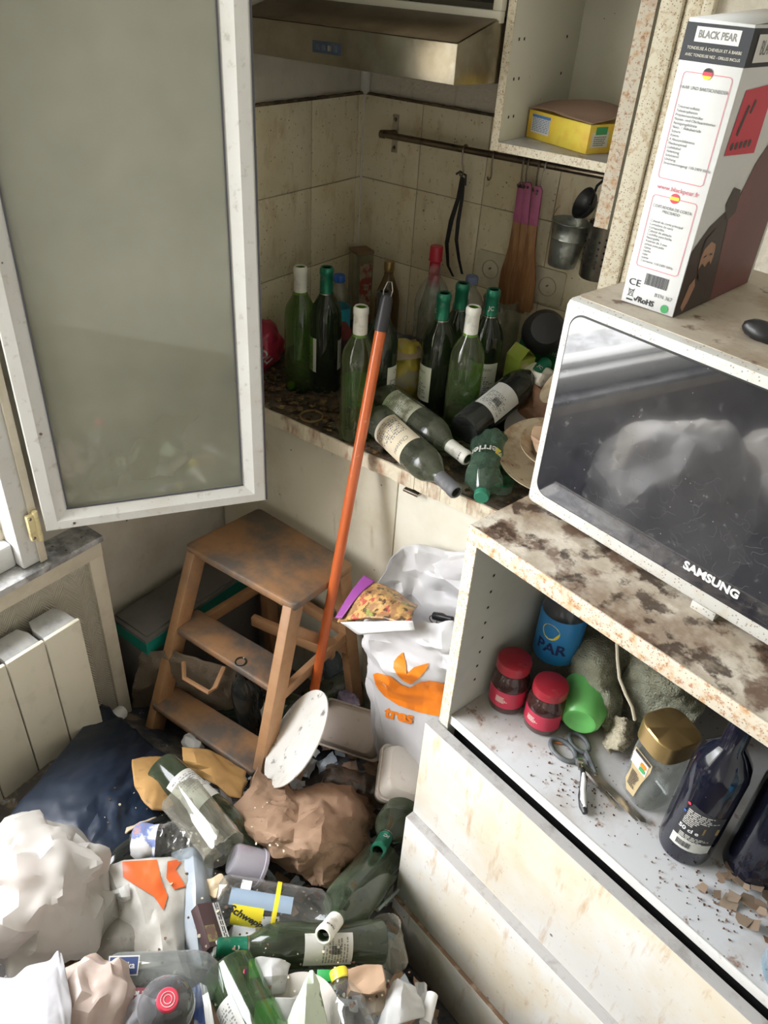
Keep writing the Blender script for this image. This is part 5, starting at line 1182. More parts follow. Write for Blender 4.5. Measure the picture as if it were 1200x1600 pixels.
# ---------------- behind the stool ----------------
gx = thing('green_banded_box', T(.085, -.80, .02), 'grey carton with a green band and white lettering behind the step stool', 'box')
zb = .36
k0 = Xp(228, 1003, .155); k1 = Xp(378, 893, .155); zt_ = k0.z
y0, y1 = k0.y, -.60
M_ = inv(gx)
m_boxg = mat('dusty_grey_carton', (.16, .15, .14), .8, dirt=[((.08, .08, .08), 6, .45, .7, .7)])
G().box(.02, .155, y0, y1, .02, zt_, .002, M=M_).obj('carton_body', m_boxg, gx)
G().box(.0195, .1558, y0 - .0008, y1, zt_ - .045, zt_ - .008, .0, M=M_).obj('green_band', mat('teal_green_print', (.01, .26, .20), .5, dirt=[((.02, .12, .1), 8, .45, .75, .6)]), gx, smooth=0)
G().box(.03, .145, y0 + .01, y1, zt_ - .0005, zt_ + .006, .002, M=M_).obj('lid_flap', m_boxg, gx)
text('hoover', .030, m_papergrey, gx, M_ @ Matrix(((0, 0, 1, .1563), (1, 0, 0, y0 + .115), (0, 1, 0, zt_ - .027), (0, 0, 0, 1))))
gx.children[-1].name = 'lettering'
m_tote = mat('beige_canvas', (.20, .155, .11), .9, dirt=[((.12, .1, .08), 7, .45, .7, .8)], bump=.4, bscale=300)
tt = sheet([[Zp(222, 1020, .33), Zp(270, 1018, .36), Zp(320, 1035, .36), Zp(375, 1045, .33)], [Zp(210, 1060, .26), Zp(270, 1050, .30), Zp(325, 1068, .30), Zp(385, 1080, .26)], [Zp(205, 1110, .12), Zp(265, 1100, .14), Zp(330, 1120, .14), Zp(395, 1130, .12)]], 30, 24, .012, 14, 5).obj('canvas_tote', m_tote, None, 'beige canvas tote with a wooden frame handle slumped behind the stool', 'bag', solid=.004)
hq = [Zp(287, 1035, .37), Zp(288, 1060, .36), Zp(326, 1082, .35), Zp(336, 1074, .355), Zp(350, 1043, .37)]
g = G().tube(hq, .006, 6, M=inv(tt)); g.obj('wooden_handle', m_beech, tt)
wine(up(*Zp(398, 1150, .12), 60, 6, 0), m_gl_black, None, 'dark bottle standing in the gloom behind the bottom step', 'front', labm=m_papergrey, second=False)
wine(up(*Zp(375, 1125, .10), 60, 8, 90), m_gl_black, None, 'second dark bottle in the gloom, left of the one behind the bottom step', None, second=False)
wine(facing(Zp(345, 1125, .14), Zp(420, 1110, .20), 60), m_gl_dark, m_capg, 'dark bottle lying in the gloom under the middle step', None, second=False)
# ---------------- the heap ----------------
m_heap = mat('mixed_rubbish', (.10, .09, .085), .8, dirt=[((.30, .24, .17), 9, .55, .62, .8), ((.03, .035, .05), 6, .5, .56, .9), ((.42, .42, .40), 17, .62, .66, .7)], bump=.8, bscale=30)
g = G(); NX, NY = 110, 130; vs = []; x0, x1, ya, yb2 = .105, 1.24, -.575, -1.86
for j in range(NY + 1):
    for i in range(NX + 1):
        x = x0 + (x1 - x0) * i / NX; y = ya + (yb2 - ya) * j / NY; h = H(x, y)
        f = noise.noise(Vector((x * 9, y * 9, 0))) * .022 + (crease((x, y, .3), 13, 2) - .4) * .018
        vs.append((x, y, max(.004, (h - .055 + f) if h > .08 else h - .06)))
g.add(vs, [(j * (NX + 1) + i, j * (NX + 1) + i + 1, (j + 1) * (NX + 1) + i + 1, (j + 1) * (NX + 1) + i) for j in range(NY) for i in range(NX)])
g.obj('rubbish_layer', m_heap, None, 'dark trodden layer of mixed rubbish filling the floor between radiator and drawers', 'rubbish', kind='stuff', smooth=25)
def scraps(name, n, m, label, seed, smin=.010, smax=.035):
    r = random.Random(seed); g = G()
    for i in range(n):
        while True:
            x, y = r.uniform(.44, 1.12), r.uniform(-1.62, -.63)
            if H(x, y) > .085: break
        s_ = r.uniform(smin, smax); a = r.uniform(0, 6.28); M = T(x, y, H(x, y) - .02 + r.uniform(-.02, .012)) @ Rz(math.degrees(a)) @ Rx(r.uniform(-40, 40)) @ Ry(r.uniform(-40, 40))
        b = bmesh.new(); bmesh.ops.create_grid(b, x_segments=6, y_segments=6, size=s_)
        for v in b.verts: v.co = Vector((v.co.x, v.co.y * r.uniform(.55, .6), 0)) + nz(v.co, 40, i) * s_ * .35
        g.join(b, M)
    g.obj(name, m, None, label, 'scraps', kind='stuff', smooth=30)
m_wp = film('white_crumpled_paper', (.52, .52, .51), .15, .5, dirt=[((.4, .37, .3), 20, .5, .75, .6)])
m_bluegrey = film('blue_grey_plastic_film', (.40, .45, .50), .25, .3, dirt=[((.55, .58, .60), 9, .45, .7, .7), ((.2, .2, .2), 40, .62, .7, .6)])
m_kraft = mat('brown_kraft_paper', (.30, .19, .12), .75, dirt=[((.22, .13, .08), 6, .45, .7, .8), ((.14, .08, .05), 30, .60, .7, .6)], spots=[((.06, .04, .03), 50, .1, .9, .8)], bump=.15)
m_orcard = mat('orange_brown_card', (.42, .24, .08), .75, dirt=[((.30, .17, .07), 9, .45, .65, .8), ((.16, .1, .06), 30, .6, .7, .7)])
m_foam = mat('dirty_white_foam', (.62, .58, .52), .6, dirt=[((.46, .38, .32), 6, .45, .7, .6), ((.3, .24, .2), 50, .62, .72, .6)])
m_foamp = mat('pinkish_dirty_foam', (.50, .42, .36), .6, dirt=[((.36, .28, .22), 6, .45, .7, .7), ((.24, .18, .15), 50, .62, .72, .6)])
m_navy = mat('navy_plastic_sheet', (.013, .024, .046), .45, dirt=[((.008, .012, .024), 5, .4, .7, .8), ((.09, .11, .14), 30, .62, .8, .3)])
scraps('paper_scraps', 190, m_wp, 'small dirty white paper and plastic scraps between the bottles of the heap', 3, .008, .026)
scraps('brown_scraps', 160, m_kraft, 'small brown card scraps scattered through the heap', 4)
scraps('film_scraps', 110, m_bluegrey, 'torn pieces of blue-grey film scattered through the heap', 5)
def net(rows, off):
    """rows of (px, py[, extra height]) laid on the heap"""
    out = []
    for r in rows:
        out.append([hp(p[0], p[1], off + (p[2] if len(p) > 2 else 0)) for p in r])
    return out
def onheap(name, rows, off, m, label, cat, thick=.002, amp=.006, sc=16, seed=1, nu=44, nv=44, fold=.7, smooth=35):
    N_ = net(rows, off); ext = min((N_[0][0] - N_[-1][0]).length, (N_[len(rows) // 2][0] - N_[len(rows) // 2][-1]).length)
    n = max(4, min(11, int(ext / .022))); A = min(amp, ext / n * .20)
    return fsheet(N_, n, n, A, seed, 4, 1, .28, 30).obj(name, m, None, label, cat, solid=thick, smooth=24)
onheap('navy_sheet', [[(160, 1100, -.04), (200, 1130, -.02), (235, 1160, -.02), (270, 1185, -.02)], [(95, 1180), (165, 1200, .01), (215, 1225, .0), (255, 1245, -.01)],
                      [(20, 1265, .02), (120, 1275, .03), (180, 1290, .02), (240, 1300, -.01)], [(-40, 1340, .02), (80, 1335, .02), (150, 1350, .03), (215, 1350, .0)], [(-60, 1420), (70, 1400, .02), (130, 1400, .0), (190, 1385, -.02)]],
       .03, m_navy, 'navy blue plastic sheet spread between the radiator and the heap', 'sheet', .003, .014, 9, 4, fold=.9)
# orange-brown card pieces
onheap('torn_card', [[(205, 1182), (235, 1180, .01), (262, 1182), (276, 1190)], [(207, 1215, .02), (235, 1215, .03), (262, 1220, .02), (275, 1225)], [(212, 1235, .01), (228, 1258, .02), (250, 1270, .01), (268, 1262)]],
       .05, m_orcard, 'torn orange-brown card under the labelled green bottle near the radiator', 'card', .003, .006, 24, 2, smooth=25)
onheap('torn_card', [[(284, 1168, .02), (310, 1168, .04), (345, 1180, .03), (385, 1205, .02)], [(285, 1190, .03), (315, 1195, .055), (350, 1205, .04), (385, 1225, .02)], [(298, 1212, .01), (325, 1218, .02), (352, 1240, .02), (376, 1250, .01)]],
       .05, m_orcard, 'long torn orange-brown card under the bottom step of the stool', 'card', .003, .008, 22, 7, smooth=25)
wine(facing(hp(250, 1200, .075), hp(352, 1290, .055), -25), m_gl_dust2, None, 'dusty green bottle with a barcode label resting on the torn orange card', 'back', labm=m_papergrey, barcode=True, second=False)
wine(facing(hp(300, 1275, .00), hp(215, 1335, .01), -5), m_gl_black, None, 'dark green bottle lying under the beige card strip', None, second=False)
# clear plastic beaker / bottle
t = thing('clear_beaker', facing(hp(285, 1240, .10), hp(350, 1325, .08), 0), 'clear dented plastic beaker holding white paper, below the labelled green bottle', 'beaker')
g = G().lathe([(0, .003), (.036, 0), (.040, .006), (.037, .13), (.040, .15), (.042, .152)], 40); crumple(g.bm, .010, 18, 3, .5)
g.obj('beaker_body', m_gl_clear, t)
sheet([[(-.02, -.01, .01), (.0, .01, .01), (.02, .0, .01)], [(-.02, -.0, .06), (.0, .014, .06), (.018, .0, .06)], [(-.015, -.01, .12), (.0, .008, .13), (.02, -.01, .12)]], 20, 20, .003, 40, 3).obj('crumpled_paper', m_wp, t, solid=.0006)
# beige strip
a, b_ = hp(236, 1284, .04), hp(158, 1332, .035)
sheet([[a + Vector((-.012, -.008, 0)), a + Vector((.004, .012, .004))], [lerp(a, b_, .35) + Vector((-.014, -.008, .006)), lerp(a, b_, .35) + Vector((.002, .012, .012))], [lerp(a, b_, .7) + Vector((-.010, -.006, .004)), lerp(a, b_, .7) + Vector((.004, .008, .01))], [b_ + Vector((-.012, -.008, 0)), b_ + Vector((.004, .010, .004))]], 10, 30, .003, 30, 3).obj('card_strip', mat('beige_card_strip', (.46, .38, .26), .8, dirt=[((.3, .24, .16), 16, .5, .7, .6)]), None, 'beige curved card strip lying on the navy sheet', 'card', solid=.003)
# PET with fruit label
m_lab = mat('printed_white_label', (.66, .66, .66), .45, dirt=[((.10, .16, .42), 16, .50, .54, .85), ((.55, .25, .08), 22, .60, .64, .8)])
pb_ = pet(facing(hp(207, 1318, .045), hp(318, 1322, .055), 0), .034, .185, m_pet, 'small crushed clear bottle with a blue and white label, above the orange-printed bag', None, m_lab, (.02, .26), crush=.007, seed=6, ribs=9)
wrap(text_bm('Volvic', .012, 1, .0003).copy(), .0362, .3, .03).obj('label_lettering', m_ink, pb_, smooth=0, nrm=False) if False else None
# bag with orange print
ob = onheap('carrier_bag', [[(150, 1365, .01), (185, 1345, .03), (240, 1338, .03), (300, 1345, .02)], [(165, 1400, .01), (205, 1395, .05), (250, 1385, .04), (295, 1385, .02)], [(180, 1440, .0), (220, 1430, .035), (255, 1430, .04), (290, 1430, .01)], [(160, 1480, -.01), (215, 1475, .02), (262, 1475, .03), (292, 1480, .0)], [(170, 1520, -.02), (225, 1515, .0), (275, 1525, .01), (300, 1530, .0)]],
       .035, film('dirty_white_film', (.62, .60, .55), .2, .35, dirt=[((.36, .32, .26), 9, .46, .68, .8)]), 'dirty white carrier bag with an orange print, flattened right of the big white bags', 'bag', .0015, .012, 15, 6, fold=1.0)
def pxframe(px, py, off, rows_obj=None):
    c = hp(px, py, off); n = (CC - c).normalized(); x = Vector(CR[0]); x = (x - n * x.dot(n)).normalized(); y = n.cross(x)
    F = Matrix((x, y, n)).transposed().to_4x4(); F.translation = c; return F
def pxpoly(F, pts):
    Fi = F.inverted(); n = F.to_3x3() @ Vector((0, 0, 1)); o = F.translation; out = []
    for (px, py) in pts:
        r = ray(px, py); t_ = (o - CC).dot(n) / r.dot(n); out.append(tuple((Fi @ (CC + r * t_))[:2]))
    return out
m_orprint = mat('orange_red_bag_print', (.72, .13, .03), .4, dirt=[((.5, .10, .04), 12, .5, .7, .6)])
def stick(o, F, pts, m, name, off=.0032, cut=.006):
    dl = decal(poly_bm(pxpoly(F, pts)), F, bvh_of(o), off, cut); return dl.obj(name, m, o, M=inv(o), smooth=40, nrm=False)
F = pxframe(240, 1400, .06)
stick(ob, F, [(190, 1345), (245, 1342), (252, 1375), (262, 1400), (255, 1422), (240, 1400), (215, 1385), (192, 1370)], m_orprint, 'orange_print')
stick(ob, F, [(262, 1345), (288, 1340), (275, 1358), (290, 1385), (272, 1390), (260, 1372)], m_orprint, 'orange_print')
onheap('grey_film', [[(268, 1330, .01), (300, 1322, .03), (335, 1335, .01)], [(270, 1390, .0), (305, 1385, .04), (335, 1390, .01)], [(275, 1440, .0), (305, 1440, .03), (330, 1440, .0)], [(285, 1480, -.01), (310, 1485, .01), (328, 1490, -.01)], [(300, 1515, -.02), (318, 1515, .0), (330, 1520, -.02)]],
       .03, m_bluegrey, 'long pale blue-grey plastic film hanging down between the orange-printed bag and the cigarette packet', 'film', .0015, .010, 18, 3)
bpy.data.objects['grey_film']['label'] = 'long pale blue-grey film between the orange-printed bag and the cigarette packet'
onheap('grey_film', [[(150, 1440, .0), (185, 1425, .02), (230, 1430, .0)], [(140, 1470, .0), (190, 1465, .03), (240, 1470, .0)], [(130, 1505, .0), (190, 1500, .01), (250, 1505, -.01)]],
       .03, film('stained_grey_film', (.36, .34, .30), .2, .4, dirt=[((.5, .48, .44), 20, .5, .66, .8), ((.15, .13, .1), 30, .55, .66, .8)]), 'stained grey film with debris right of the largest white bag', 'film', .0015, .012, 20, 9)
onheap('white_cup_fragment', [[(172, 1392, .01), (185, 1388, .02), (202, 1378, .02)], [(178, 1400, .0), (190, 1402, .02), (204, 1400, .01)], [(186, 1408, .0), (196, 1410, .0), (204, 1405, .0)]], .07, m_white, 'small white curved plastic piece left of the orange print', 'piece', .001, .001, 10, 2)
# big white bags at the left
m_bag = film('white_bag_film', (.62, .60, .56), .35, .35, dirt=[((.55, .50, .44), 7, .45, .75, .5)], clear=.10)
c = Zp(52, 1395, .44)
bag_a = fblob((0, 0, 0), (.112, .120, .096), 3, .016, 12, M=T(c) @ Rz(35), low=.35).obj('bin_bag', m_bag, None, 'large translucent white rubbish bag with pink contents, left in front of the radiator', 'bag', smooth=24)
blob((0, 0, 0), (.06, .06, .05), 4, .008, 12, 3, M=inv(bag_a) @ T(Zp(25, 1402, .455)), sq=.8).obj('pink_contents', mat('pink_contents', (.72, .42, .38), .6), bag_a)
c = Zp(138, 1412, .40)
fblob((0, 0, 0), (.052, .05, .06), 2, .014, 15, M=T(c), low=.5).obj('bin_bag', film('thin_white_film', (.66, .65, .60), .4, .3, clear=.2), None, 'small tied corner of white bag film right beside the largest white bag', 'bag', smooth=24)
cw = [[Zp(-40, 1540, .50), Zp(30, 1522, .52), Zp(85, 1490, .53), Zp(97, 1488, .53)], [Zp(-40, 1580, .53), Zp(30, 1560, .55), Zp(80, 1540, .56), Zp(104, 1535, .55)], [Zp(-40, 1650, .55), Zp(30, 1640, .57), Zp(90, 1630, .58), Zp(112, 1620, .56)], [Zp(-40, 1720, .50), Zp(30, 1720, .52), Zp(100, 1720, .53), Zp(120, 1700, .5)]]
fsheet(cw, 7, 6, .006, 4, 5, 2, .15, 20).obj('white_paper_bag', film('smooth_white_paper', (.50, .495, .51), .25, .4), None, 'smooth white folded bag in the bottom left corner of the heap', 'bag', solid=.002, smooth=30)
c = Zp(135, 1580, .47)
fblob((0, 0, 0), (.058, .078, .06), 3, .009, 21, M=T(c) @ Rz(20), low=.3).obj('cream_bag', film('cream_film', (.62, .50, .43), .35, .3, dirt=[((.80, .74, .70), 7, .45, .65, .7)]), None, 'cream and pink plastic bag between the smooth white bag and the clear spirit bottle', 'bag', smooth=24)
c = Zp(213, 1590, .46)
fblob((0, 0, 0), (.026, .035, .02), 2, .008, 22, M=T(c) @ Rz(20)).obj('film_wad', film('pale_lilac_film', (.62, .62, .68), .4, .3), None, 'small wad of pale lilac film left of the red-capped bottle', 'film', smooth=40)
# spirit bottle
t = thing('spirit_bottle', facing(hp(168, 1535, .07), hp(322, 1530, .075), 0), 'clear flat spirit bottle with dark red cap and blue label beside the cream bag', 'bottle')
flt = lambda p, a: Vector((p.x * .62, p.y, p.z))
G().lathe([(0, .008), (.030, .0), (.039, .004), (.042, .012), (.042, .135), (.038, .155), (.022, .175), (.0145, .185), (.0145, .205)], 40, fx=flt).obj('glass_body', thin('grey_clear_glass', (.66, .69, .68), (.36, .38, .37), .22, .05, .45), t)
G().lathe([(0, .222), (.015, .222), (.0165, .219), (.0165, .203), (.0150, .203)], 26).obj('cap', mat('black_screw_cap', (.04, .02, .03), .35), t)
G().lathe([(.0167, .206), (.0168, .217)], 26).obj('red_band', m_redprint, t)
def facep(pts, m, name, d=.0272): 
    b = poly_bm(pts); b.transform(Matrix(((0, 0, 1, d), (1, 0, 0, 0), (0, 1, 0, 0), (0, 0, 0, 1)))); g = G(); g.bm = b; return g.obj(name, m, t, smooth=0, nrm=False)
m_navyp = mat('navy_print_label', (.03, .05, .14), .4)
facep([(-.036, .004), (-.036, .052), (-.008, .052), (-.008, .004)], m_papergrey, 'label', .0268)
facep([(-.034, .006), (-.034, .050), (-.010, .050), (-.010, .006)], m_navyp, 'label_print', .0272)
b = text_bm('alpinka', .013, 1, .0002); b.transform(Matrix(((0, 0, 1, .0276), (1, 0, 0, 0), (0, 1, 0, 0), (0, 0, 0, 1))) @ T(-.022, .028, 0) @ Rz(90)); g = G(); g.bm = b; g.obj('label_lettering', m_papergrey, t, smooth=0, nrm=False)
# small maroon label packet
pu = thing('small_packet', frame(hp(212, 1558, .11), Vector(CR[0]), Vector((0, 1, 0))) , 'small maroon and blue packet lying on the spirit bottle', 'packet')
G().box(-.018, .018, -.012, .012, 0, .006, .002).obj('packet_body', mat('maroon_packet', (.20, .03, .04), .4), pu)
text('PU', .014, m_papergrey, pu, T(.004, 0, .0063), bold=.0006)
G().box(-.045, -.0185, -.013, .011, -.002, .004, .002).obj('blue_end', mat('mottled_blue', (.10, .18, .32), .4, dirt=[((.4, .45, .5), 60, .5, .6, .7)]), pu)
# red-capped bottle seen from above
cr_ = Zp(262, 1562, .56); dr_ = (CC - cr_).normalized(); dr_ = (dr_ + Vector((-.05, .10, .12))).normalized()
t = pet(facing(cr_ - dr_ * .20, cr_, 0, to=cr_ + Vector((1, 0, 1))), .041, .20, thin('smoky_pet', (.52, .54, .54), (.25, .25, .26), .2, .05, .45), 'clear bottle with a red screw cap pointing up at the viewer', m_redprint, None, ribs=3)
G().tube(ringtube(.0095, .0095, 0, 24), .0006, 4, cap=False, M=T(0, 0, .2042)).tube(ringtube(.0055, .0055, 0, 20), .0006, 4, cap=False, M=T(0, 0, .2042)).obj('cap_mark', m_papergrey, t)
# cigarette packet, white carton, tin, tissue
ck = facing(hp(340, 1482, .05), hp(324, 1430, .06), 38)
t = thing('cigarette_packet', ck, 'dark flip-top cigarette packet with a white warning strip beside the yellow-labelled bottle', 'packet')
G().box(-.011, .011, -.022, .022, 0, .075, .001).obj('packet_body', mat('dark_brown_carton', (.06, .035, .035), .4), t)
G().add([(.0113, .008, .004), (.0113, .021, .004), (.0113, .021, .072), (.0113, .008, .072)], [(0, 1, 2, 3)]).obj('warning_strip', m_white, t, smooth=0)
b = lines_bm(2, .07, .008, 4, .5, False); b.transform(Matrix(((0, 0, 1, .0117), (0, -1, 0, .0145), (1, 0, 0, .038), (0, 0, 0, 1)))); g = G(); g.bm = b; g.obj('warning_print', m_ink, t, smooth=0, nrm=False)
G().add([(.0114, -.021, .008), (.0114, -.001, .008), (.0114, -.001, .036), (.0114, -.021, .036)], [(0, 1, 2, 3)]).obj('side_picture', mat('mottled_picture', (.16, .10, .08), .4, dirt=[((.3, .3, .12), 60, .5, .6, .8)]), t, smooth=0)
t = thing('medicine_carton', frame(hp(400, 1455, .015), Vector(CR[0]), (0, 1, 0)), 'flat white carton with a barcode under the yellow-labelled bottle', 'carton')
G().box(-.04, .04, -.02, .02, 0, .012, .001).obj('carton_body', m_white, t)
flat(bars_bm(.022, .012, 4, 14), 'barcode', m_inkgrey, t, T(.012, -.004, .0125))
t = thing('lilac_tub', facing(hp(362, 1342, .05), hp(425, 1362, .03), 0), 'lilac and white plastic tub lying under the brown paper bag', 'tub')
G().lathe([(0, .002), (.026, 0), (.030, .006), (.033, .055), (.0355, .056), (.0355, .062), (.031, .062), (.028, .01), (0, .008)], 36).obj('tub_body', mat('lilac_plastic', (.42, .40, .47), .3, dirt=[((.30, .20, .28), 10, .5, .7, .7), ((.7, .72, .78), 7, .6, .7, .6)]), t)
crow('tissue_wad', tuple(hp(336, 1388, .045)), (.020, .026, .014), mat('beige_tissue', (.58, .46, .30), .85), 'small crumpled beige tissue left of the lilac tub', 'tissue', 9, .012, 40)
# tonic bottle
tb_ = pet(facing(hp(342, 1402, .050), hp(525, 1432, .060), 0), .040, .235, m_pet, 'clear tonic bottle with a yellow label lying above the long green wine bottle', None, None, crush=.004, seed=8, ribs=1)
patch(.044, .055, .028, .0405, 40).obj('yellow_label', m_yellow, tb_)
wrap(text_bm('Schweppes', .0135, 1, .0003, .15), .0418, math.radians(-48), .085).obj('label_lettering', m_ink, tb_, smooth=0, nrm=False) if False else None
b = text_bm('Schweppes', .0185, 1, .0006, .15); b.transform(Rz(68))
wrap(b, .0409, math.radians(40), .062).obj('label_lettering', m_ink, tb_, smooth=0, nrm=False)
G().lathe([(.0405, .098), (.0407, .099), (.0407, .105), (.0405, .106)], 40).obj('yellow_ring', m_yellow, tb_)
patch(.020, .018, .035, .0406, -42).obj('small_label', m_white, tb_)
patch(.028, .110, .020, .0404, -8).obj('blue_reflection_band', mat('blue_reflection_paint', (.42, .55, .72), .25, metal=.5), tb_)  # blue-white reflection along the bottle, laid on as a coloured patch
# long horizontal wine bottle with capsule at left
wb2 = wine(tipped(hp(328, 1480, .048), hp(606, 1472, .045), .305, -16), m_gl_dust2, m_capg, 'long green wine bottle lying level with its foil neck to the left, label half covered', 'back', labm=m_papergrey, barcode=True, second=False, lw=.055, lh=.085, lz=.065)
G().lathe([(0, .3015), (.0135, .3015), (.0165, .300), (.0165, .296)], 24).obj('white_cap_end', m_white, wb2)
# big green bottle at the bottom
wine(facing(hp(356, 1512, .05), hp(440, 1690, .05), 80), thin('bottle_green_glass', (.14, .42, .09), (.18, .26, .14), .14, .05, .3), None, 'big green bottle lying base upwards at the bottom edge below the foil neck', 'back', labm=m_papergrey, second=False, R=.044, lw=.10, sc=1.0)
# magnum and the bottle over it
mg = wine(tipped(hp(505, 1462, .085), hp(640, 1290, .02), .30, -20), thin('murky_green_glass', (.12, .24, .09), (.13, .17, .11), .24, .08, .4), m_capw, 'thick murky green bottle with a dirty white capsule beside the drawers', None, R=.046, second=False)
wine(tipped(hp(590, 1330, .11), hp(650, 1225, .07), .30, 0), m_gl_dust2, m_capg, 'grey-green bottle with open neck towards the viewer on top of the murky one', None, second=False)
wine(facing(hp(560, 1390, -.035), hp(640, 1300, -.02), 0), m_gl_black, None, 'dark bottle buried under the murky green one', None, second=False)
G().tube([hp(590, 1422, .01), hp(630, 1383, .02)], .0035, 8).obj('grey_straw', mat('grey_straw', (.30, .36, .34), .5), None, 'short grey straw lying against the drawers', 'straw')
# glass tumbler right of the wine bottle
t = thing('plastic_tumbler', facing(hp(620, 1505, .0), hp(602, 1460, .06), 0), 'clear plastic tumbler on its side between the long bottle and the drawers', 'tumbler')
G().lathe([(0, .003), (.022, 0), (.032, .08), (.034, .082)], 36).obj('tumbler_body', m_gl_clear, t)
# yellow-capped bottle, cartons, tissue, wrappers at the bottom
pet(tipped(hp(529, 1519, .06), hp(556, 1625, .04), .21, 0), .034, .21, m_pet, 'clear bottle with a yellow cap at the bottom edge, below the long wine bottle', m_yellow, None, crush=.004, seed=11, ribs=2)
t = thing('brown_carton', frame(hp(572, 1532, .06), Vector(CR[0]) + Vector((0, .1, 0)), (0, 1, .3)), 'small crushed brown carton right of the yellow-capped bottle', 'carton')
g = G().box(-.030, .030, -.020, .020, -.02, .014); bmesh.ops.subdivide_edges(g.bm, edges=g.bm.edges, cuts=1, use_grid_fill=True); facet(g.bm, .0075, 4, 4, 1, .15, 30); g.obj('carton_body', mat('tan_card', (.42, .28, .18), .75, dirt=[((.3, .19, .12), 10, .45, .7, .6)]), t, smooth=20)
crow('paper_wad', tuple(hp(590, 1562, .03)), (.03, .022, .016), mat('crumpled_beige_paper', (.46, .38, .30), .8), 'crumpled beige paper under the crushed brown carton', 'paper', 13, .014, 30)
onheap('white_tissue', [[(612, 1535, .02), (632, 1532, .03), (648, 1545, .02)], [(600, 1570, .02), (625, 1560, .045), (660, 1560, .02)], [(585, 1610, .01), (625, 1600, .04), (665, 1590, .01)]], .03, m_wp, 'crumpled white tissue against the bottom drawer', 'tissue', .0015, .012, 24, 8)
t = thing('paper_roll', aim(hp(664, 1600, .02), hp(672, 1568, .03)), 'thin white paper roll beside the crumpled tissue at the bottom edge', 'roll')
G().lathe([(0, 0), (.010, 0), (.010, .05), (0, .05)], 20).obj('roll_body', m_white, t)
onheap('crisp_packet', [[(470, 1545, .04), (480, 1520, .07), (488, 1515, .08)], [(455, 1575, .04), (478, 1560, .08), (505, 1560, .04)], [(440, 1610, .02), (475, 1605, .06), (515, 1610, .03)]], .03, mat('mint_print_wrapper', (.56, .64, .50), .4, dirt=[((.12, .18, .08), 26, .56, .60, .9), ((.62, .50, .22), 18, .58, .64, .8)]), 'mint green and white crumpled packet left of the yellow-capped bottle', 'packet', .001, .012, 26, 5)
t = thing('small_green_box', frame(hp(507, 1527, .035), Vector(CR[0]), (0, 1, .2)), 'small bright green box left of the yellow cap', 'box')
G().box(-.012, .012, -.009, .009, 0, .012, .001).obj('box_body', mat('vivid_green_card', (.02, .30, .07), .5), t)
onheap('white_film', [[(390, 1500, .02), (425, 1495, .03), (455, 1505, .02)], [(385, 1530, .02), (425, 1525, .04), (450, 1525, .02)], [(395, 1560, .0), (425, 1555, .02), (445, 1550, .0)]], .03, m_wp, 'crumpled white film under the long wine bottle, right of the big green bottle', 'film', .0015, .014, 24, 4)
onheap('white_film', [[(400, 1565, .01), (440, 1558, .03), (480, 1565, .01)], [(395, 1590, .01), (440, 1585, .03), (470, 1590, .01)], [(395, 1630, .0), (440, 1630, .01), (480, 1630, .0)]], .03, m_wp, 'crumpled white film at the bottom edge, left of the mint packet', 'film', .0015, .014, 24, 14)
plate('paper_plate', hp(470, 1600, .02), (-.1, -.3, 1), .07, m_foam, 'white paper plate under the mint packet at the bottom edge')
onheap('white_strip', [[(312, 1535, .05), (322, 1540, .05)], [(318, 1570, .05), (330, 1570, .05)], [(325, 1640, .04), (340, 1640, .04)]], .03, m_white, 'narrow white strip left of the big green bottle', 'strip', .0015, .002, 24, 4, 8, 20)
onheap('blue_wrapper', [[(300, 1545, .03), (312, 1535, .04)], [(302, 1580, .03), (318, 1575, .04)], [(305, 1630, .02), (325, 1630, .02)]], .02, mat('shiny_blue_wrapper', (.08, .12, .30), .25, dirt=[((.5, .5, .55), 30, .55, .62, .7)]), 'shiny dark blue wrapper between red cap and white strip', 'wrapper', .001, .008, 30, 4, 16, 20)
# brown paper bag
bb_ = fsheet(net([[(404, 1195, .10), (425, 1215, .07), (455, 1232, .07), (505, 1228, .09), (556, 1232, .07), (585, 1262, .0)],
                     [(385, 1235, .06), (420, 1250, .08), (460, 1262, .10), (510, 1268, .13), (560, 1268, .09), (588, 1285, .0)],
                     [(353, 1278, .01), (405, 1300, .08), (455, 1312, .11), (505, 1315, .13), (550, 1312, .08), (572, 1318, .0)],
                     [(385, 1310, -.01), (425, 1335, .04), (465, 1348, .06), (505, 1352, .07), (540, 1345, .05), (556, 1348, .0)],
                     [(420, 1335, -.03), (450, 1352, .0), (478, 1372, .01), (505, 1386, .02), (525, 1388, .01), (530, 1372, -.02)]],
       .02), 12, 10, .0085, 5, 4, 1, .30, 30).obj('paper_bag', m_kraft, None, 'large crumpled brown paper bag in the middle of the heap below the round paper plate', 'bag', solid=.0015, smooth=22)
r = random.Random(4); F = pxframe(470, 1290, .12)
flakes('brown_bag_crumbs', lambda q: hp(q.uniform(390, 550), q.uniform(1250, 1340), .105), 40, .0015, .004, m_papercream, 'pale crumbs sprinkled on the brown paper bag', 'crumbs', 3)
t = thing('clear_bottle_in_shade', facing(hp(505, 1215, .05), hp(595, 1240, .05)), 'dusty clear bottle lying in the shade above the brown paper bag', 'bottle')
t.name = 'plastic_bottle'
G().lathe(pet_prof(.036, .19, 4), 36).obj('bottle_body', thin('brown_dusty_pet', (.62, .54, .48), (.26, .20, .16), .16, .08, .3), t)
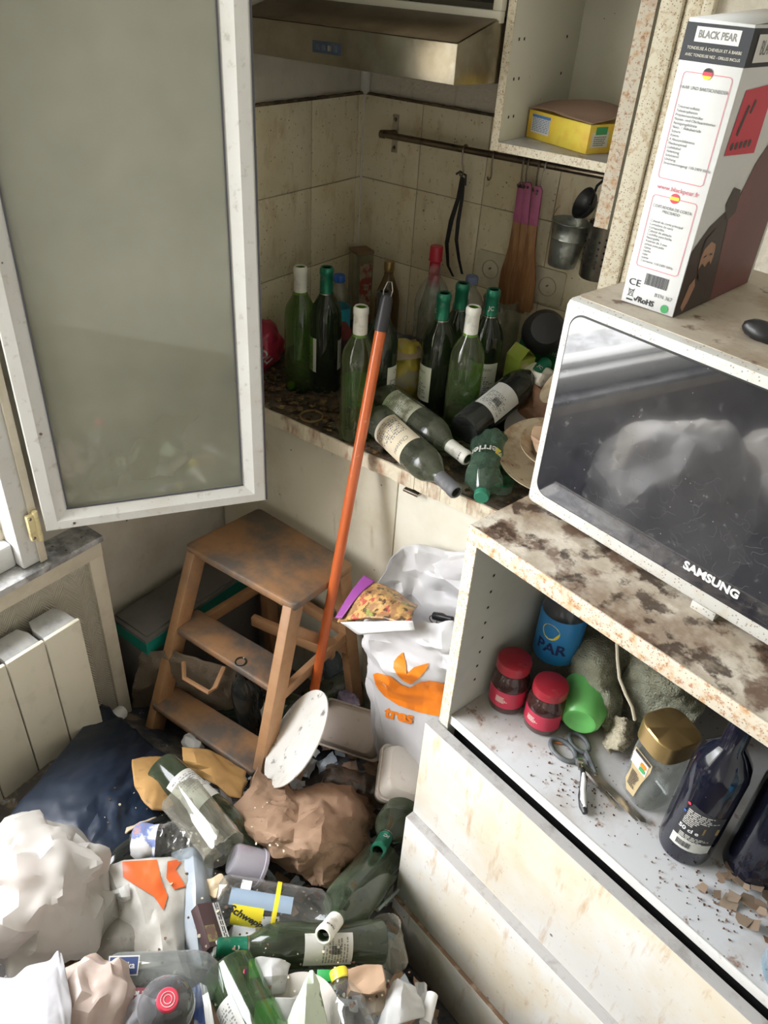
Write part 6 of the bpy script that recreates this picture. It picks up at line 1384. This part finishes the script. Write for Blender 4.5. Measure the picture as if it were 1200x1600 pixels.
# foam containers
def foam(M, w, l, h, m, label, lid=True):
    t = thing('foam_box', M, label, 'food box')
    def ringp(ww, ll, z, r_=.018, k=5):
        pts = []
        for cx, cy, a in ((ww - r_, ll - r_, 0), (-ww + r_, ll - r_, 90), (-ww + r_, -ll + r_, 180), (ww - r_, -ll + r_, 270)):
            for i in range(k + 1):
                q_ = math.radians(a + 90 * i / k); pts.append((cx + r_ * math.cos(q_), cy + r_ * math.sin(q_), z))
        return pts
    def shell(z0, z1, zs):
        R_ = [ringp(w * .74, l * .74, z0), ringp(w * .76, l * .76, z0 + (z1 - z0) * .03), ringp(w * .90, l * .90, z0 + (z1 - z0) * .85), ringp(w * .91, l * .91, z1), ringp(w, l, z1), ringp(w, l, z1 - .004 * zs), ringp(w * .92, l * .92, z1 - .004 * zs)]
        n = len(R_[0]); g = G(); g.add([p for q_ in R_ for p in q_], [tuple(range(n))] + [(j * n + i, j * n + (i + 1) % n, (j + 1) * n + (i + 1) % n, (j + 1) * n + i) for j in range(len(R_) - 1) for i in range(n)])
        return g
    shell(-h, 0, 1).obj('tray', m, t, solid=.0015)
    if lid: shell(h * .9, .002, -1).obj('lid', m, t, solid=.0015)
    return t
fa = [hp(505, 1100, .12), hp(606, 1132, .12), hp(592, 1180, .06), hp(497, 1165, .06)]
cen = (fa[0] + fa[1] + fa[2] + fa[3]) / 4
foam(frame(cen + Vector((0, 0, .01)), fa[1] - fa[0], fa[0] - fa[3] + Vector((0, 0, .0))) @ Rx(12), .088, .058, .035, m_foamp, 'pinkish dirty foam food box left of the orange-printed white carrier bag')
cen = hp(624, 1214, .15)
foam(frame(cen, Vector((.80, .48, .0)), Vector((-.42, .90, .12))) @ Ry(22), .052, .068, .042, m_foam, 'off-white foam food box tilted against the side unit under the carrier bag')
G().lathe([(0, .004), (.006, .006), (.011, .004), (.013, 0)], 16).obj('ochre_lump', mat('ochre_cap', (.50, .34, .12), .5), None, 'small ochre lump at the edge of the side unit', 'lump', M=T(hp(652, 1203, .09)))
# crumpled clear cups
for i, (px, py, s_, lb) in enumerate(((652, 1138, .030, 'crumpled clear plastic cup under the orange letters of the carrier bag'), (668, 1165, .024, 'second crumpled clear cup, against the top corner of the drawers'))):
    t = thing('plastic_cup', aim(hp(px, py + 10, .19), hp(px - 12, py - 20, .25)), lb, 'cup')
    g = G().lathe([(0, 0), (s_ * .7, 0), (s_ * .8, .01), (s_ * 1.1, .06), (s_ * 1.15, .062)], 36); crumple(g.bm, .012, 30, i + 3, .9); g.obj('cup_body', thin('clear_crumpled_film', (.86, .84, .82), (.6, .56, .54), .12, .05, .6), t, smooth=60)
# round paper plate leaning steeply
pa_, pb2 = Vector(Zp(494, 1079, .40)), Vector(Zp(431, 1232, .31))
Lx = (pb2 - pa_).normalized(); cpl = (pa_ + pb2) / 2; v_ = (CC - cpl).normalized(); v_ = (v_ - Lx * v_.dot(Lx)).normalized(); W_2 = Lx.cross(v_)
if W_2.x > 0: W_2 = -W_2
nn = v_ * .43 + W_2 * .90
plate('paper_plate', cpl - nn * .010, nn, (pb2 - pa_).length / 2, mat('grubby_white_plate', (.70, .69, .65), .5, dirt=[((.45, .42, .36), 7, .48, .7, .7), ((.12, .11, .10), 40, .60, .68, .8)]), 'round white paper plate with grubby centre leaning at the foot of the orange pole', depth=.012)
# things near the pole foot
t = thing('water_bottle', T(hp(530, 1068, .0)) @ Ry(-10) @ Rx(8), 'grey-blue plastic bottle standing between the stool and the carrier bag', 'bottle')
G().lathe([(0, .008), (.020, .002), (.033, 0), (.036, .01), (.036, .09), (.030, .12), (.013, .14), (.013, .155)], 32).obj('bottle_body', thin('grey_blue_pet', (.45, .55, .60), (.26, .30, .33), .35, .06, .4), t)
G().lathe([(0, .168), (.013, .168), (.0145, .165), (.0145, .150), (0, .150)], 20).obj('cap', mat('pale_cap', (.55, .60, .62), .4), t)
wine(facing(hp(480, 1100, .03), hp(560, 1060, .05), 0), m_gl_dust, None, 'dusty green bottle lying between the pole foot and the carrier bag', None, second=False)
crow('purple_foil', tuple(hp(545, 1094, .07)), (.040, .022, .020), mat('silver_purple_foil', (.32, .26, .36), .3, metal=.3, dirt=[((.06, .05, .08), 24, .5, .6, .9), ((.75, .72, .76), 30, .6, .66, .8)]), 'crumpled silver and purple foil above the pinkish foam box', 'foil', 5, .014, 26)
crow('paper_wad', tuple(hp(300, 1160, .01)), (.03, .02, .015), m_wp, 'white paper wad under the front edge of the bottom step', 'paper', 15, .012, 30)
for nm, mm, lb, sd in (('pale_crumbs', mat('pale_crumb', (.42, .38, .28), .8), 'pale crumbs and flecks sprinkled over the bottles and films of the heap', 21), ('black_flecks', m_crumb, 'black and brown flecks sprinkled over the heap', 22)):
    flakes(nm, lambda q: hp(q.uniform(150, 640), q.uniform(1230, 1600), q.uniform(.03, .07)), 230, .0012, .0045, mm, lb, 'crumbs', sd, thick=.6)
# ---------------- carrier bag ----------------
m_cbag = film('white_carrier_film', (.80, .79, .80), .30, .32, dirt=[((.66, .64, .62), 9, .5, .8, .4)])
cb_ = thing('carrier_bag', T(.72, -.72, .20), 'white carrier bag with an orange leaf logo standing in front of the base cabinet', 'bag')
RG = [  # (left px, right px, py, y plane of the front, depth)
    ((560, 1075), (720, 1125), -.80, .13), ((548, 1030), (728, 1075), -.83, .18), ((545, 990), (735, 1040), -.835, .20), ((545, 968), (735, 1000), -.82, .20), ((548, 950), (722, 985), -.80, .19)]
def bagrings():
    rings = []
    for (l, r_, y, dp) in RG:
        a = Yp(l[0], l[1], y); b = Yp(r_[0], r_[1], y); rings.append((a, b, y, dp))
    return rings
rings = bagrings(); low = rings[0]
a0 = Yp(590, 1105, -.77); b0 = Yp(705, 1150, -.77)
rings = [(a0, b0, -.77, .08)] + rings
NS = 22; vs = []; 
for k, (a, b, y, dp) in enumerate(rings):
    for i in range(NS):
        t_ = 2 * PI * i / NS; cx = (a.x + b.x) / 2; hw = (b.x - a.x) / 2; e_ = .62
        ux = math.copysign(abs(math.cos(t_)) ** e_, math.cos(t_)); uy = math.copysign(abs(math.sin(t_)) ** e_, math.sin(t_))
        x = cx + hw * ux; f = (x - a.x) / (b.x - a.x + 1e-9); z = a.z * (1 - f) + b.z * f
        if k == 0: z = min(z, H(x, y) + .06)
        yy = y + dp / 2 + dp / 2 * uy
        if k == len(rings) - 1 and uy > 0: z += .075 * uy ** .6 + .02 * math.cos(2 * t_); yy += .01
        if k == len(rings) - 2 and uy > 0: z += .035 * uy
        vs.append((x, yy, z))
# refine between rings
vv = []; SUB = 2
def crv(p0, p1, p2, p3, u): return (p1 * 2 + (p2 - p0) * u + (p0 * 2 - p1 * 5 + p2 * 4 - p3) * u * u + (p1 * 3 - p0 - p2 * 3 + p3) * u ** 3) * .5
NR = len(rings)
for k in range(NR - 1):
    for s_ in range(SUB if k < NR - 2 else SUB + 1):
        for i in range(NS):
            P_ = [Vector(vs[min(max(k + o, 0), NR - 1) * NS + i]) for o in (-1, 0, 1, 2)]; vv.append(crv(*P_, s_ / SUB))
rows_n = len(vv) // NS
fs = [(j * NS + i, j * NS + (i + 1) % NS, (j + 1) * NS + (i + 1) % NS, (j + 1) * NS + i) for j in range(rows_n - 1) for i in range(NS)] + [tuple(range(NS))]
g = G(); g.add(vv, fs, inv(cb_)); bmesh.ops.recalc_face_normals(g.bm, faces=g.bm.faces); facet(g.bm, .0115, 7, 3, 1, .25, 26)
cbo = g.obj('bag_body', m_cbag, cb_, smooth=26, solid=.0006)
tree = bvh_of(cbo)
cF = Yp(635, 1070, -.84); n_ = (CC - cF).normalized(); x_ = Vector(CR[0]); x_ = (x_ - n_ * x_.dot(n_)).normalized(); F = Matrix((x_, n_.cross(x_), n_)).transposed().to_4x4(); F.translation = cF
def c4(pts): return [(400 + x / 3.333, 820 + y / 3.333) for x, y in pts]
def stickb(pts, m, name):
    dl = decal(poly_bm(pxpoly(F, pts)), F, tree, .0042, .005); return dl.obj(name, m, cb_, M=inv(cb_), smooth=50, nrm=False)
stickb(c4([(765, 668), (780, 720), (784, 778), (820, 745), (895, 725), (880, 762), (845, 802), (805, 832), (765, 812), (735, 782), (715, 745), (718, 712), (738, 688)]), m_orange, 'logo_leaves')
stickb(c4([(600, 775), (625, 768), (700, 790), (755, 832), (800, 850), (850, 822), (900, 812), (990, 830), (1000, 1010), (930, 1000), (850, 985), (740, 950), (660, 900), (612, 845)]), m_orange, 'logo_fruit')
bt_ = text_bm('tres', .036, 1.1, .0014); bt_.transform(T(*(Vector((*pxpoly(F, [(622, 1123)])[0], 0)))) @ Rz(-11))
dl = decal(bt_, F, tree, .0042, .005); dl.obj('logo_lettering', m_orange, cb_, M=inv(cb_), smooth=50, nrm=False)
# frozen-food packet in its mouth
pk_ = [Yp(572, 905, -.76), Yp(652, 948, -.77), Yp(640, 975, -.855), Yp(527, 972, -.855)]
m_food = mat('food_photo_print', (.30, .16, .07), .4, dirt=[((.55, .34, .12), 45, .45, .55, .9), ((.40, .05, .05), 38, .56, .60, .9), ((.05, .03, .02), 60, .55, .60, .9), ((.30, .36, .08), 30, .62, .66, .9)])
fp = sheet([[pk_[0], lerp(pk_[0], pk_[1], .5) + Vector((0, 0, .01)), pk_[1]], [lerp(pk_[0], pk_[3], .5) + Vector((0, 0, .012)), lerp(lerp(pk_[0], pk_[1], .5), lerp(pk_[3], pk_[2], .5), .5) + Vector((0, 0, .025)), lerp(pk_[1], pk_[2], .5) + Vector((0, 0, .01))], [pk_[3], lerp(pk_[3], pk_[2], .5) + Vector((0, 0, .012)), pk_[2]]], 24, 24, .003, 22, 4).obj('frozen_food_packet', m_food, None, 'purple-edged food packet with a vegetable picture in the mouth of the carrier bag', 'packet', solid=.006)
q_ = [pk_[0], lerp(pk_[0], pk_[1], .22), lerp(pk_[3], pk_[2], .10), pk_[3]]; up_ = Vector((-.003, -.004, .012))
sheet([[q_[0] + up_, q_[1] + up_], [lerp(q_[0], q_[3], .5) + up_ + Vector((0, 0, .008)), lerp(q_[1], q_[2], .5) + up_ + Vector((0, 0, .010))], [q_[3] + up_, q_[2] + up_]], 8, 20, .001, 20, 2).obj('purple_edge', mat('purple_foil_print', (.26, .06, .26), .3), fp, M=inv(fp), solid=.001)
q_ = [Yp(532, 972, -.862), Yp(645, 970, -.862), Yp(648, 985, -.862), Yp(560, 992, -.862)]
sheet([[q_[0], q_[1]], [q_[3], q_[2]]], 10, 6, .001, 20, 2).obj('white_bottom_edge', m_white, fp, M=inv(fp), solid=.001)
sp2 = thing('small_spray', T(Yp(678, 962, -.74)) @ Ry(70), 'black nozzled object with a wire ring inside the carrier bag', 'object')
sp2['category'] = 'nozzle'; sp2.name = 'black_nozzle'
G().lathe([(0, 0), (.008, 0), (.009, .02), (.006, .03), (.006, .045), (0, .046)], 16).obj('nozzle_body', m_blackplastic, sp2)
G().tube(ringtube(.009, .009, 0, 16), .0012, 6, cap=False, M=T(.01, 0, -.004) @ Rx(90)).obj('ring', m_darkmetal, sp2)
# ---------------- bags that only show mirrored in the oven door ----------------
for i, (x, y, z, s_, lb) in enumerate(((.64, -2.42, .0, .32, 'big white rubbish bag behind the viewer by the window, mirrored in the oven door'), (1.28, -2.55, .0, .28, 'second white rubbish bag behind the viewer, further from the window'), (.42, -1.95, .22, .24, 'smaller white rubbish bag by the window wall at the front of the heap'))):
    fblob((x, y, z + s_ * 1.1), (s_, s_ * .9, s_ * 1.1), 3, s_ * .10, 30 + i, low=.3).obj('bin_bag', m_bag, None, lb, 'bag', smooth=24)
